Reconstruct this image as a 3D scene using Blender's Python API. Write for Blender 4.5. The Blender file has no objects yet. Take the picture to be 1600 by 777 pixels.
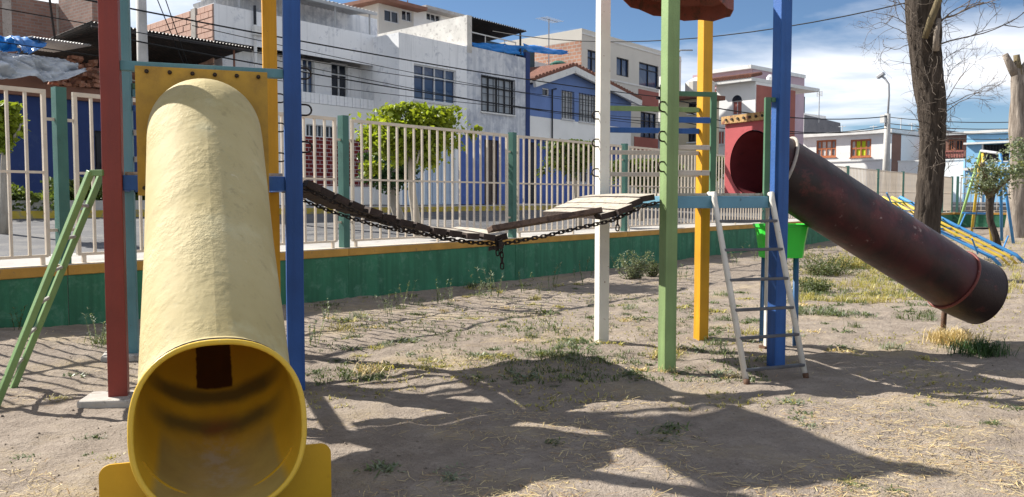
import bpy, math, random
import numpy as np
from mathutils import Vector as V, Matrix, noise as mnoise
random.seed(7); rng = np.random.default_rng(7)
R = math.radians
scene = bpy.context.scene
COL = scene.collection
# ------------------------------------------------------------------ camera, sky, sun
FPX, CAMH, HORIZ = 1330.0, 1.35, 311.0
PITCH = math.atan((388.5 - HORIZ) / FPX)
cam = bpy.data.cameras.new('camera'); camo = bpy.data.objects.new('camera', cam); COL.objects.link(camo)
cam.sensor_width = 36; cam.lens = 36 * FPX / 1600; cam.clip_start = .05; cam.clip_end = 2000
camo.location = (0, 0, CAMH); camo.rotation_euler = (math.pi / 2 - PITCH, 0, 0)
scene.camera = camo
SUN_AZ, SUN_EL = -27.0, 38.3          # shadow bearing (from +X, towards the viewer) and elevation
sx, sy = -math.cos(R(SUN_AZ)), -math.sin(R(SUN_AZ))
SUN = V((sx * math.cos(R(SUN_EL)), sy * math.cos(R(SUN_EL)), math.sin(R(SUN_EL))))
world = bpy.data.worlds.new('World'); scene.world = world; world.use_nodes = True
nt = world.node_tree; nt.nodes.clear()
def WN(t, **k):
    n = nt.nodes.new(t)
    for a, b in k.items(): setattr(n, a, b)
    return n
wo = WN('ShaderNodeOutputWorld'); wb = WN('ShaderNodeBackground'); nt.links.new(wb.outputs[0], wo.inputs[0])
sky = WN('ShaderNodeTexSky', sky_type='NISHITA', sun_disc=False, sun_elevation=R(SUN_EL), altitude=2300, air_density=1.0, dust_density=.35, ozone_density=1.4)
sky.sun_rotation = math.atan2(SUN.x, SUN.y)
wb.inputs[1].default_value = .05
tc = WN('ShaderNodeTexCoord'); sep = WN('ShaderNodeSeparateXYZ'); nt.links.new(tc.outputs['Generated'], sep.inputs[0])
def wm(op, a, b=None, clamp=False):
    n = WN('ShaderNodeMath', operation=op, use_clamp=clamp)
    for i, q in enumerate((a, b)):
        if q is None: continue
        if isinstance(q, (int, float)): n.inputs[i].default_value = q
        else: nt.links.new(q, n.inputs[i])
    return n.outputs[0]
zz = wm('ADD', wm('MAXIMUM', sep.outputs[2], 0.0), .12)
comb = WN('ShaderNodeCombineXYZ')
nt.links.new(wm('DIVIDE', sep.outputs[0], zz), comb.inputs[0]); nt.links.new(wm('DIVIDE', sep.outputs[1], zz), comb.inputs[1])
mp = WN('ShaderNodeMapping'); mp.inputs['Rotation'].default_value = (0, 0, R(24)); mp.inputs['Scale'].default_value = (.6, .85, 1); mp.inputs['Location'].default_value = (3.3, 1.7, 0)
nt.links.new(comb.outputs[0], mp.inputs[0])
n1 = WN('ShaderNodeTexNoise'); n1.inputs['Scale'].default_value = .95; n1.inputs['Detail'].default_value = 8; n1.inputs['Roughness'].default_value = .54; n1.inputs['Distortion'].default_value = .35
nt.links.new(mp.outputs[0], n1.inputs[0])
rp = WN('ShaderNodeValToRGB'); rp.color_ramp.elements[0].position = .43; rp.color_ramp.elements[1].position = .63
rp.color_ramp.elements[0].color = (.0, .0, .0, 1)
nt.links.new(n1.outputs[0], rp.inputs[0])
mx = WN('ShaderNodeMix', data_type='RGBA'); nt.links.new(rp.outputs[0], mx.inputs[0])
tint = WN('ShaderNodeMix', data_type='RGBA', blend_type='MULTIPLY'); tint.inputs[0].default_value = 1; nt.links.new(sky.outputs[0], tint.inputs[6]); tint.inputs[7].default_value = (.84, .96, 1.06, 1); nt.links.new(tint.outputs[2], mx.inputs[6]); mx.inputs[7].default_value = (11.6, 11.8, 12.3, 1)
nt.links.new(mx.outputs[2], wb.inputs[0])
sl = bpy.data.lights.new('sun', 'SUN'); sl.energy = 5.0; sl.angle = R(.53); sl.color = (1, .95, .87)
slo = bpy.data.objects.new('sun', sl); COL.objects.link(slo); slo.location = (0, 0, 30)
slo.rotation_euler = SUN.to_track_quat('Z', 'Y').to_euler()
scene.view_settings.view_transform = 'Standard'; scene.view_settings.look = 'None'
scene.view_settings.exposure = 1.1; scene.view_settings.gamma = 1
scene.cycles.max_bounces = 4
# ------------------------------------------------------------------ helpers
def ray(px, py):
    x = (px - 800) / FPX; y = -(py - 388.5) / FPX; c, s = math.cos(PITCH), math.sin(PITCH)
    return V((x, c + y * s, y * c - s))
CAM = V((0, 0, CAMH))
def gp(px, py, z=0.0):
    r = ray(px, py); return CAM + r * ((z - CAMH) / r.z)
def at(px, py, Y):
    r = ray(px, py); return CAM + r * (Y / r.y)
TH = math.atan(1040 / FPX)
U = V((math.sin(TH), math.cos(TH), 0)); N = V((-math.cos(TH), math.sin(TH), 0)); Z = V((0, 0, 1))
def W(s, d, z=0.0): return U * s + N * d + Z * z
class Frame:                      # a vertical plane: origin, right-hand axis, outward normal
    def __init__(f, o, a, m): f.o = V(o); f.a = V(a).normalized(); f.m = V(m).normalized()
    def hit(f, px, py):
        r = ray(px, py); t = (f.o - CAM).dot(f.m) / r.dot(f.m); p = CAM + r * t
        return (p - f.o).dot(f.a), p.z
    def P(f, a, z, out=0.0): q = f.o + f.a * a + f.m * out; return V((q.x, q.y, z))
def FF(d): return Frame(N * d, U, -N)          # street fronts, facing the park
KS = math.radians(10)
def SIDE(F, a): return Frame(F.P(a, 0, .02), -F.m, F.a)
def FS(s): return Frame(W(s, 20.0), -N * math.cos(KS) - U * math.sin(KS), -U * math.cos(KS) + N * math.sin(KS))   # fronts facing down the street, turned a little
def empty(name, loc=(0, 0, 0), label=None, cat=None, group=None):
    o = bpy.data.objects.new(name, None); COL.objects.link(o); o.location = loc; o.empty_display_size = .2
    if label: tag(o, label, cat, group)
    return o
def tag(o, label=None, cat=None, group=None, kind=None):
    if label: o['label'] = label
    if cat: o['category'] = cat
    if group: o['group'] = group
    if kind: o['kind'] = kind
    return o
def wloc(o):
    p = V(o.location)
    if o.parent: p = V(o['wl']) if 'wl' in o else p
    return p
WL = {}
def link(name, me, parent, loc):
    o = bpy.data.objects.new(name, me); COL.objects.link(o); WL[o.name] = V(loc)
    if parent:
        o.parent = parent
        base = WL[parent.name] if parent.name in WL else V(parent.location)
        o.location = V(loc) - base
    else: o.location = loc
    return o
class MB:
    def __init__(m): m.v = []; m.f = []; m.uv = []; m.mi = []; m.cur = 0; m.hasuv = False
    def face(m, pts, uv=None):
        i = len(m.v); m.v += [tuple(p) for p in pts]; m.f.append(tuple(range(i, i + len(pts)))); m.mi.append(m.cur)
        if uv: m.hasuv = True
        m.uv += list(uv) if uv else [(0, 0)] * len(pts)
    def vf(m, vs, fs):
        i = len(m.v); m.v += [tuple(p) for p in vs]
        for f in fs: m.f.append(tuple(k + i for k in f)); m.mi.append(m.cur); m.uv += [(0, 0)] * len(f)
    def obox(m, c, ax, ay, az, hx, hy, hz):
        c = V(c); ax = V(ax); ay = V(ay); az = V(az)
        vs = [c + ax * (hx * i) + ay * (hy * j) + az * (hz * k) for k in (-1, 1) for j in (-1, 1) for i in (-1, 1)]
        m.vf(vs, [(0, 2, 3, 1), (4, 5, 7, 6), (0, 1, 5, 4), (2, 6, 7, 3), (0, 4, 6, 2), (1, 3, 7, 5)]); return m
    def box(m, x0, x1, y0, y1, z0, z1):
        return m.obox(((x0 + x1) / 2, (y0 + y1) / 2, (z0 + z1) / 2), (1, 0, 0), (0, 1, 0), (0, 0, 1), (x1 - x0) / 2, (y1 - y0) / 2, (z1 - z0) / 2)
    def fbox(m, fr, a0, a1, z0, z1, o0, o1):
        c = fr.P((a0 + a1) / 2, (z0 + z1) / 2, (o0 + o1) / 2)
        return m.obox(c, fr.a, fr.m, Z, abs(a1 - a0) / 2, abs(o1 - o0) / 2, abs(z1 - z0) / 2)
    def bar(m, p, q, w, h=None, up=Z):
        p = V(p); q = V(q); h = w if h is None else h
        d = (q - p); L = d.length; d.normalize()
        s = d.cross(V(up))
        if s.length < 1e-4: s = d.cross(V((0, 1, 0)))
        s.normalize(); t = s.cross(d)
        return m.obox((p + q) / 2, d, s, t, L / 2, w / 2, h / 2)
    def tube(m, pts, r, n=10, cap=True):
        pts = [V(p) for p in pts]; rs = r if isinstance(r, (list, tuple)) else [r] * len(pts)
        vs = []; T = None; prev = None
        for i, p in enumerate(pts):
            d = (pts[min(i + 1, len(pts) - 1)] - pts[max(i - 1, 0)]).normalized()
            if prev is None:
                s = d.cross(Z if abs(d.z) < .9 else V((1, 0, 0))).normalized()
            else:
                s = (prev - d * prev.dot(d)).normalized()
            prev = s; t = d.cross(s)
            for k in range(n):
                a = 2 * math.pi * k / n; vs.append(p + (s * math.cos(a) + t * math.sin(a)) * rs[i])
        fs = []
        for i in range(len(pts) - 1):
            for k in range(n):
                k2 = (k + 1) % n; fs.append((i * n + k, i * n + k2, (i + 1) * n + k2, (i + 1) * n + k))
        if cap: fs.append(tuple(range(n - 1, -1, -1))); fs.append(tuple((len(pts) - 1) * n + k for k in range(n)))
        m.vf(vs, fs); return m
    def mesh(m, name, mats, smooth=False, centre=None):
        me = bpy.data.meshes.new(name); me.from_pydata([tuple(V(p) - centre) if centre is not None else p for p in m.v], [], m.f)
        for q in (mats if isinstance(mats, (list, tuple)) else [mats]): me.materials.append(M[q] if isinstance(q, str) else q)
        if len(set(m.mi)) > 1: me.polygons.foreach_set('material_index', m.mi)
        if m.hasuv:
            l = me.uv_layers.new(name='UVMap'); l.data.foreach_set('uv', [c for u in m.uv for c in u])
        if smooth: me.polygons.foreach_set('use_smooth', [True] * len(me.polygons))
        me.update(); return me
    def build(m, name, mats, parent=None, smooth=False, bevel=0, uvk=None):
        a = np.array(m.v); lo, hi = a.min(0), a.max(0); c = V((lo + hi) / 2)
        if parent is None: c.z = lo[2]
        me = m.mesh(name, mats, smooth, c)
        o = link(name, me, parent, c)
        if bevel: addbevel(o, bevel)
        return o
def addbevel(o, w, seg=2):
    b = o.modifiers.new('bevel', 'BEVEL'); b.width = w; b.segments = seg; b.limit_method = 'ANGLE'; b.angle_limit = R(40)
def part(name, mats, parent, fn, **k):
    m = MB(); fn(m); return m.build(name, mats, parent, **k)
# ------------------------------------------------------------------ materials
M = {}
class NB:
    def __init__(s, name):
        s.m = bpy.data.materials.new(name); s.m.use_nodes = True; s.t = s.m.node_tree; s.t.nodes.clear()
        s.out = s.n('ShaderNodeOutputMaterial'); s.b = s.n('ShaderNodeBsdfPrincipled'); s.l(s.b.outputs[0], s.out.inputs[0])
        s.tc = s.n('ShaderNodeTexCoord'); M[name] = s.m
    def n(s, t, **k):
        n = s.t.nodes.new(t)
        for a, b in k.items(): setattr(n, a, b)
        return n
    def l(s, a, b): s.t.links.new(a, b)
    def set(s, sock, v):
        if isinstance(v, bpy.types.NodeSocket): s.l(v, sock)
        elif isinstance(v, (tuple, list)) and len(v) == 3 and sock.type == 'RGBA': sock.default_value = (*v, 1)
        else: sock.default_value = v
    def noise(s, scale, detail=4, rough=.55, vec=None, stretch=None, dist=0, co='Object'):
        n = s.n('ShaderNodeTexNoise'); n.inputs['Scale'].default_value = scale; n.inputs['Detail'].default_value = detail
        n.inputs['Roughness'].default_value = rough; n.inputs['Distortion'].default_value = dist
        v = vec or s.tc.outputs[co]
        if stretch:
            mp = s.n('ShaderNodeMapping'); mp.inputs['Scale'].default_value = stretch; s.l(v, mp.inputs[0]); v = mp.outputs[0]
        s.l(v, n.inputs[0]); return n.outputs[0]
    def ramp(s, f, p0, p1, c0=(0, 0, 0), c1=(1, 1, 1)):
        r = s.n('ShaderNodeValToRGB'); e = r.color_ramp.elements; e[0].position = p0; e[1].position = p1
        e[0].color = (*c0, 1); e[1].color = (*c1, 1); s.l(f, r.inputs[0]); return r.outputs[0]
    def mix(s, f, a, b, mode='MIX'):
        n = s.n('ShaderNodeMix', data_type='RGBA', blend_type=mode); s.set(n.inputs[0], f); s.set(n.inputs[6], a); s.set(n.inputs[7], b); return n.outputs[2]
    def math(s, op, a, b=0.0, clamp=False):
        n = s.n('ShaderNodeMath', operation=op, use_clamp=clamp); s.set(n.inputs[0], a); s.set(n.inputs[1], b); return n.outputs[0]
    def bump(s, h, strength, dist=.01, prev=None):
        n = s.n('ShaderNodeBump'); n.inputs['Strength'].default_value = strength; n.inputs['Distance'].default_value = dist
        s.l(h, n.inputs['Height'])
        if prev: s.l(prev, n.inputs['Normal'])
        return n.outputs[0]
    def done(s, col, rough=.6, normal=None, metal=0.0, spec=.35):
        s.set(s.b.inputs['Base Color'], col); s.set(s.b.inputs['Roughness'], rough); s.b.inputs['Metallic'].default_value = metal
        s.b.inputs['Specular IOR Level'].default_value = spec
        if normal: s.l(normal, s.b.inputs['Normal'])
        return s.m
def mat(name, col, rough=.6, var=.18, scale=3.0, col2=None, amt=.35, scale2=9.0, bump=.15, bscale=60, streak=None, stamt=.45, metal=0.0, spec=.3, soft=.05, bdist=.01):
    s = NB(name)
    n = s.noise(scale, 5)
    v = s.ramp(n, .3, .7, (1 - var,) * 3, (1 + var * .6,) * 3)
    c = s.mix(1.0, col, v, 'MULTIPLY')
    if streak:
        k = s.noise(2.2, 6, .65, stretch=(3.0, 3.0, .16))
        c = s.mix(s.ramp(k, 1 - stamt - .12, 1 - stamt + .2), c, streak)
    if col2:
        q = s.noise(scale2, 8, .68, dist=.3)
        c = s.mix(s.ramp(q, 1 - amt - soft, 1 - amt + soft), c, col2)
    h = s.noise(bscale, 6, .6)
    return s.done(c, rough, s.bump(h, bump, bdist), metal, spec)
RUST = (.11, .045, .02)
mat('red_paint', (.23, .042, .03), .45, .2, 2.5, (.10, .04, .03), .315, 24, .2, 70, streak=(.165, .036, .03), stamt=.42, soft=.015)
mat('teal_paint', (.105, .24, .27), .5, .2, 2.5, (.10, .085, .06), .31, 22, .2, 70, streak=(.17, .28, .29), stamt=.4, soft=.02)
mat('blue_paint', (.022, .08, .27), .45, .2, 3, (.02, .03, .07), .32, 20, .2, 70, streak=(.015, .05, .17), stamt=.42, soft=.015)
mat('blue_paint_worn', (.028, .105, .33), .5, .22, 3, (.10, .13, .17), .325, 20, .25, 60, streak=(.018, .055, .18), stamt=.46, soft=.02)
mat('yellow_paint', (.62, .31, .015), .45, .15, 3, (.14, .07, .025), .305, 22, .2, 70, streak=(.40, .21, .02), stamt=.4, soft=.015)
mat('white_paint', (.72, .69, .62), .5, .12, 3, (.26, .13, .07), .335, 26, .2, 80, soft=.02)
mat('green_paint', (.21, .31, .125), .5, .18, 3, (.085, .06, .035), .31, 22, .25, 60, streak=(.15, .20, .085), stamt=.43, soft=.02)
mat('rail_green', (.065, .15, .085), .45, .18, 5, (.03, .06, .04), .3, 18, .2, 80)
mat('beam_blue', (.12, .27, .36), .5, .18, 4, (.06, .1, .12), .32, 13, .2, 80)
mat('rail_cream', (.48, .43, .37), .6, .2, 5, (.26, .17, .12), .34, 20, .2, 80)
mat('ladder_white', (.62, .59, .53), .45, .15, 6, (.24, .14, .08), .34, 30, .2, 90, soft=.02)
mat('rung_steel', (.11, .11, .12), .38, .3, 9, (.22, .3, .34), .33, 16, .25, 90, metal=.4)
mat('ladder_green', (.17, .28, .11), .5, .18, 4, (.12, .15, .07), .33, 16, .2, 80)
mat('rung_worn', (.42, .40, .36), .5, .2, 10, (.2, .14, .1), .4, 30, .2, 80)
mat('rust', (.11, .055, .03), .75, .35, 12, (.05, .03, .02), .45, 40, .5, 120)
mat('iron', (.035, .028, .024), .6, .35, 14, (.10, .05, .025), .4, 60, .4, 150, metal=.5)
mat('rust_roof', (.21, .055, .035), .62, .25, 3, (.10, .04, .025), .42, 9, .25, 60)
mat('concrete', (.42, .39, .35), .85, .22, 4, (.24, .21, .18), .4, 11, .5, 60)
mat('concrete_pale', (.55, .53, .49), .85, .18, 2, (.30, .28, .26), .4, 7, .4, 40)
mat('concrete_pole', (.44, .43, .41), .85, .15, 4, (.3, .29, .28), .35, 9, .3, 60)
mat('wall_green', (.042, .185, .10), .7, .28, 1.6, (.10, .235, .155), .38, 5, .5, 18, streak=(.024, .10, .055), stamt=.44, soft=.09)
mat('wall_ochre', (.50, .27, .055), .65, .22, 3, (.28, .17, .07), .36, 12, .35, 50)
mat('coping_top', (.52, .46, .38), .85, .2, 4, (.40, .32, .22), .4, 12, .4, 60)
mat('fence_cream', (.66, .57, .46), .5, .14, 5, (.30, .17, .10), .325, 22, .2, 90, soft=.03)
mat('fence_post', (.06, .155, .125), .5, .18, 4, (.035, .08, .065), .33, 14, .2, 80)
mat('asphalt', (.105, .105, .11), .9, .25, .6, (.15, .145, .14), .45, 2.2, .5, 90)
mat('sidewalk', (.36, .345, .325), .9, .18, 1.2, (.25, .24, .22), .4, 4, .3, 60)
mat('kerb_yellow', (.45, .34, .05), .8, .2, 3, (.28, .25, .15), .45, 7, .3, 40)
mat('wood_plank', (.42, .375, .31), .85, .28, 5, (.22, .17, .12), .42, 10, .6, 50)
mat('wood_dark', (.14, .09, .065), .85, .3, 6, (.07, .045, .035), .45, 12, .6, 50)
mat('plank_end', (.052, .036, .03), .9, .4, 14, (.1, .07, .05), .35, 40, .8, 90)
mat('bin_green', (.05, .70, .06), .32, .06, 4, None, bump=.03)
mat('bin_leg', (.05, .13, .27), .5, .2, 6, (.02, .03, .06), .35, 15)
mat('rope', (.42, .38, .33), .9, .2, 20, None, bump=.5, bscale=200)
mat('black_rubber', (.015, .015, .016), .7, .2, 8)
mat('swing_blue', (.05, .22, .48), .45, .15, 5, (.03, .1, .22), .3, 14)
mat('swing_green', (.24, .38, .13), .5, .15, 5, (.12, .16, .08), .32, 14)
mat('swing_yellow', (.58, .40, .05), .5, .15, 5, (.25, .16, .05), .32, 14)
# houses
mat('house_white', (.80, .81, .82), .85, .10, .8, (.50, .52, .56), .37, 3.2, .25, 25, streak=(.45, .46, .48), stamt=.34, soft=.07)
mat('house_white_worn', (.66, .675, .70), .85, .16, .9, (.33, .36, .43), .44, 2.0, .35, 22, streak=(.40, .43, .48), stamt=.44, soft=.1)
mat('house_clean', (.80, .80, .78), .85, .07, .8, (.6, .6, .59), .34, 3, .15, 25)
mat('house_cream', (.60, .57, .51), .85, .07, .7, (.5, .47, .42), .35, 2.5, .15, 25)
mat('house_blue', (.15, .235, .48), .8, .12, 1, (.21, .3, .53), .35, 3, .2, 25)
mat('house_blue_deep', (.07, .125, .37), .8, .14, 1, (.11, .18, .42), .38, 3, .2, 25)
mat('house_blue_dark', (.028, .05, .155), .8, .2, 1, (.05, .075, .17), .35, 3, .2, 25)
mat('house_sky', (.22, .45, .68), .8, .08, 1, (.3, .5, .7), .35, 3, .15, 25)
mat('house_red', (.35, .125, .10), .85, .12, 1.5, (.27, .09, .08), .38, 4, .2, 30)
mat('house_pink', (.46, .33, .37), .85, .1, 1, (.38, .27, .3), .35, 3, .15, 25)
mat('house_yellow', (.55, .48, .33), .85, .1, 1, (.42, .37, .28), .35, 3, .15, 25)
mat('house_grey', (.16, .16, .175), .9, .15, 1.5, (.1, .1, .115), .4, 5, .3, 25)
mat('house_brown', (.24, .12, .085), .85, .15, 1.5, (.16, .08, .06), .38, 4, .2, 30)
mat('gate_blue', (.42, .50, .60), .6, .1, 2, (.3, .36, .45), .35, 5, .1, 40)
mat('door_brown', (.085, .06, .045), .6, .2, 4, (.05, .035, .03), .4, 9, .2, 40)
mat('frame_dark', (.02, .022, .028), .5, .2, 8)
mat('frame_white', (.6, .61, .62), .6, .1, 5)
mat('frame_orange', (.40, .14, .06), .6, .15, 5)
mat('trim_white', (.68, .68, .66), .8, .1, 2, (.5, .49, .47), .38, 6)
mat('corrugated_dark', (.045, .04, .038), .6, .3, 2, (.09, .06, .045), .4, 4, .2, 40)
mat('corrugated_pale', (.42, .41, .40), .6, .2, 2, (.3, .27, .25), .4, 5, .2, 40)
mat('tile_roof', (.21, .085, .055), .8, .3, 6, (.12, .06, .045), .45, 12, .3, 50)
mat('wire', (.012, .012, .013), .7, .1, 3)
mat('tarp_grey', (.50, .53, .57), .38, .12, 1.5, (.36, .39, .44), .4, 4, .15, 30)
mat('tarp_blue', (.06, .2, .5), .38, .2, 2, (.3, .42, .6), .42, 4, .15, 30)
mat('tarp_bright', (.015, .19, .55), .45, .2, 2, (.02, .11, .35), .35, 4, .15, 30)
mat('brick_pink', (.56, .36, .28), .9, .16, 4, (.46, .27, .2), .4, 9, .4, 60)
mat('brick_rubble', (.36, .17, .11), .9, .3, 5, (.45, .3, .22), .4, 9, .4, 60)
mat('mortar', (.33, .27, .24), .95, .2, 6)
mat('curtain_lime', (.55, .66, .03), .8, .12, 8)
mat('curtain_white', (.62, .6, .57), .85, .15, 8)
mat('dark_void', (.012, .011, .012), .9, .2, 3)
mat('tank_white', (.62, .63, .64), .5, .08, 4)
mat('tank_green', (.03, .12, .09), .5, .1, 4)
mat('dark_teal', (.04, .07, .09), .6, .2, 4)
mat('lamp_grey', (.38, .39, .40), .5, .1, 4)
def glass(name, col, curtain, amt):
    s = NB(name)
    k = s.noise(7, 2, .4, stretch=(6, 6, .15)); b = s.noise(.9, 3)
    c = s.mix(s.ramp(b, 1 - amt - .02, 1 - amt + .02), col, s.mix(k, curtain, tuple(q * .6 for q in curtain)))
    s.done(c, .08, None, 0, .5)
glass('glass_dark', (.012, .016, .026), (.05, .055, .07), .4)
glass('glass_blue', (.022, .045, .11), (.07, .1, .17), .45)
glass('glass_curtain', (.05, .06, .09), (.36, .38, .40), .62)
def brickmat(name, c1, c2, mortar, w=.26, h=.1, mw=.014):
    s = NB(name); b = s.n('ShaderNodeTexBrick'); s.l(s.tc.outputs['UV'], b.inputs[0])
    s.set(b.inputs['Color1'], c1); s.set(b.inputs['Color2'], c2); s.set(b.inputs['Mortar'], mortar)
    b.inputs['Scale'].default_value = 1; b.inputs['Mortar Size'].default_value = mw; b.inputs['Brick Width'].default_value = w; b.inputs['Row Height'].default_value = h
    n = s.noise(1.3, 6); c = s.mix(1.0, b.outputs[0], s.ramp(n, .3, .7, (.75,) * 3, (1.15,) * 3), 'MULTIPLY')
    s.done(c, .9, s.bump(b.outputs[1], -.5, .02), 0, .2)
brickmat('brick_brown', (.24, .14, .11), (.30, .19, .15), (.25, .22, .2))
brickmat('brick_side', (.50, .27, .18), (.42, .22, .15), (.45, .38, .33), .3, .17, .022)
brickmat('tile_red', (.17, .022, .02), (.13, .016, .016), (.42, .36, .36), .30, .13, .012)
# ground
def ground_mat():
    s = NB('dirt')
    big = s.noise(.7, 6, .6); mid = s.noise(5, 7, .62); fine = s.noise(45, 5, .65); peb = s.noise(150, 3, .5)
    c = s.mix(s.ramp(big, .3, .72), (.205, .166, .134), (.295, .247, .202))
    c = s.mix(s.ramp(mid, .45, .75), c, (.34, .287, .236))
    c = s.mix(s.math('MULTIPLY', s.ramp(fine, .52, .72), .55), c, (.13, .10, .08))
    st = s.noise(.8, 5, .6, vec=None, stretch=(1, 1.2, 1)); c = s.mix(s.math('MULTIPLY', s.math('MULTIPLY', s.ramp(st, .52, .68), s.ramp(fine, .35, .6)), .5), c, (.50, .39, .20))
    c = s.mix(s.ramp(peb, .66, .72), c, (.5, .46, .42))
    b1 = s.bump(mid, .75, .06); b2 = s.bump(fine, .9, .02, b1); b3 = s.bump(peb, .6, .006, b2)
    s.done(c, .95, b3, 0, .12)
ground_mat()
def leafmat(name, c1, c2, tr=.35, sc=3):
    s = NB(name); n = s.noise(sc, 3); g = s.n('ShaderNodeNewGeometry')
    c = s.mix(s.ramp(n, .3, .7), c1, c2)
    c = s.mix(1.0, c, s.ramp(g.outputs['Random Per Island'], 0, 1, (.7,) * 3, (1.35,) * 3), 'MULTIPLY')
    s.done(c, .5, None, 0, .35)
    t = s.n('ShaderNodeBsdfTranslucent'); s.l(s.mix(1.0, c, (1.35, 1.3, .6), 'MULTIPLY'), t.inputs[0])
    x = s.n('ShaderNodeMixShader'); x.inputs[0].default_value = tr
    s.l(s.b.outputs[0], x.inputs[1]); s.l(t.outputs[0], x.inputs[2]); s.l(x.outputs[0], s.out.inputs[0])
leafmat('leaf_bright', (.13, .19, .018), (.27, .32, .035), .45)
leafmat('leaf_mid', (.06, .10, .022), (.12, .155, .035))
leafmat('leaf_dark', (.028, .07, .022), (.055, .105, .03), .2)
leafmat('weed_green', (.07, .10, .035), (.125, .155, .06), .25)
leafmat('weed_grey', (.15, .19, .12), (.22, .25, .16), .3)
leafmat('weed_yellow', (.30, .29, .09), (.40, .34, .12), .3)
leafmat('straw', (.50, .38, .18), (.62, .50, .27), .15)
leafmat('straw_brown', (.26, .15, .07), (.36, .24, .12), .15)
def bark(name, c1, c2, sc=(14, 14, 2.5), bs=1.0):
    s = NB(name); n = s.noise(1, 8, .7, stretch=sc, dist=.4); f = s.noise(40, 5, .6)
    c = s.mix(s.ramp(n, .35, .65), c1, c2)
    s.done(c, .9, s.bump(f, .4, .01, s.bump(n, bs, .06)), 0, .15)
bark('bark_dark', (.028, .022, .018), (.10, .08, .064))
bark('bark_pale', (.13, .105, .085), (.36, .31, .26), (9, 9, 1.0), .9)
bark('bark_street', (.28, .25, .21), (.42, .39, .34), (10, 10, 3), .4)
bark('bark_shrub', (.10, .08, .05), (.2, .16, .09), (14, 14, 4), .6)
bark('twig', (.13, .105, .085), (.24, .20, .165), (20, 20, 20), .2)
def slide_mat(name, inside):
    s = NB(name); uv = s.n('ShaderNodeUVMap'); sp = s.n('ShaderNodeSeparateXYZ'); s.l(uv.outputs[0], sp.inputs[0])
    ph, ar = sp.outputs[0], sp.outputs[1]                 # angle from the bottom line (-pi..pi), metres from the exit
    n = s.noise(3, 6, .6); f = s.noise(38, 5, .6); big = s.noise(1.3, 5, .6)
    if inside:
        c = s.mix(s.ramp(n, .3, .7), (.60, .34, .022), (.70, .42, .03))
        jit = s.math('MULTIPLY', s.math('SUBTRACT', f, .5), .04); arj = s.math('ADD', ar, s.math('MULTIPLY', s.math('SUBTRACT', n, .5), .10)); ab = s.math('ABSOLUTE', ph)
        def band(lo, hi, w=.025):
            a = s.n('ShaderNodeMapRange', interpolation_type='SMOOTHSTEP'); s.l(arj, a.inputs[0]); a.inputs[1].default_value = lo - w; a.inputs[2].default_value = lo + w
            b = s.n('ShaderNodeMapRange', interpolation_type='SMOOTHSTEP'); s.l(arj, b.inputs[0]); b.inputs[1].default_value = hi - w; b.inputs[2].default_value = hi + w
            return s.math('SUBTRACT', a.outputs[0], b.outputs[0])
        def inphi(w, e=.03):
            a = s.n('ShaderNodeMapRange'); s.l(s.math('ADD', ab, jit), a.inputs[0]); a.inputs[1].default_value = w + e; a.inputs[2].default_value = w - e; return a.outputs[0]
        c = s.mix(s.math('MULTIPLY', inphi(1.1, .3), band(.55, .65, .035)), c, (.17, .115, .03))
        c = s.mix(s.math('MULTIPLY', inphi(1.0, .3), band(.38, .46, .035)), c, (.19, .13, .035))
        c = s.mix(s.math('MULTIPLY', inphi(.27, .012), band(.66, 2.4, .012)), c, (.055, .02, .008))
        c = s.mix(s.math('MULTIPLY', inphi(.85, .06), band(-.2, .34, .06)), c, s.mix(s.ramp(n, .35, .65), (.34, .24, .075), (.46, .34, .10)))
        c = s.mix(s.math('MULTIPLY', s.math('MULTIPLY', inphi(.24, .15), band(.36, .52, .05)), s.math('MULTIPLY', s.ramp(n, .42, .62), .55)), c, (.30, .07, .03))
        c = s.mix(s.math('MULTIPLY', s.math('MULTIPLY', inphi(.28, .2), band(.16, .36, .05)), s.math('MULTIPLY', s.ramp(s.noise(9, 6, .7), .45, .6), .6)), c, (.42, .38, .32))
        s.done(c, .38, s.bump(f, .12, .01), 0, .4)
    else:
        c = s.mix(s.ramp(big, .3, .7), (.39, .315, .145), (.50, .42, .23))
        c = s.mix(s.math('MULTIPLY', s.ramp(n, .55, .7), .5), c, (.56, .53, .34))
        c = s.mix(s.math('MULTIPLY', s.ramp(f, .58, .72), .35), c, (.38, .36, .22))
        g = s.noise(70, 4, .6, stretch=(1, 1, 1))
        pm = s.ramp(s.noise(2.1, 4, .6), .42, .66); g2 = s.math('MULTIPLY', g, pm); f2 = s.math('MULTIPLY', f, pm)
        dr = s.noise(3.0, 6, .7, stretch=(5, 5, .6)); c = s.mix(s.math('MULTIPLY', s.ramp(dr, .56, .70), .45), c, (.24, .20, .10))
        sc_ = s.noise(16, 6, .75, dist=.6); c = s.mix(s.math('MULTIPLY', s.ramp(sc_, .66, .70), .6), c, (.62, .56, .40))
        s.done(c, .72, s.bump(g2, .4, .010, s.bump(f2, .55, .018, s.bump(n, .2, .05))), 0, .2)
slide_mat('slide_inside', True); slide_mat('slide_outside', False)
mat('slide_yellow', (.60, .345, .02), .4, .12, 3, (.45, .25, .02), .35, 8, .1, 60)
mat('panel_yellow', (.46, .265, .035), .5, .22, 2.2, (.30, .17, .03), .42, 6, .15, 50, soft=.12)
mat('rim_yellow', (.62, .40, .04), .4, .1, 3, (.6, .5, .2), .35, 9, .1, 60)
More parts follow.
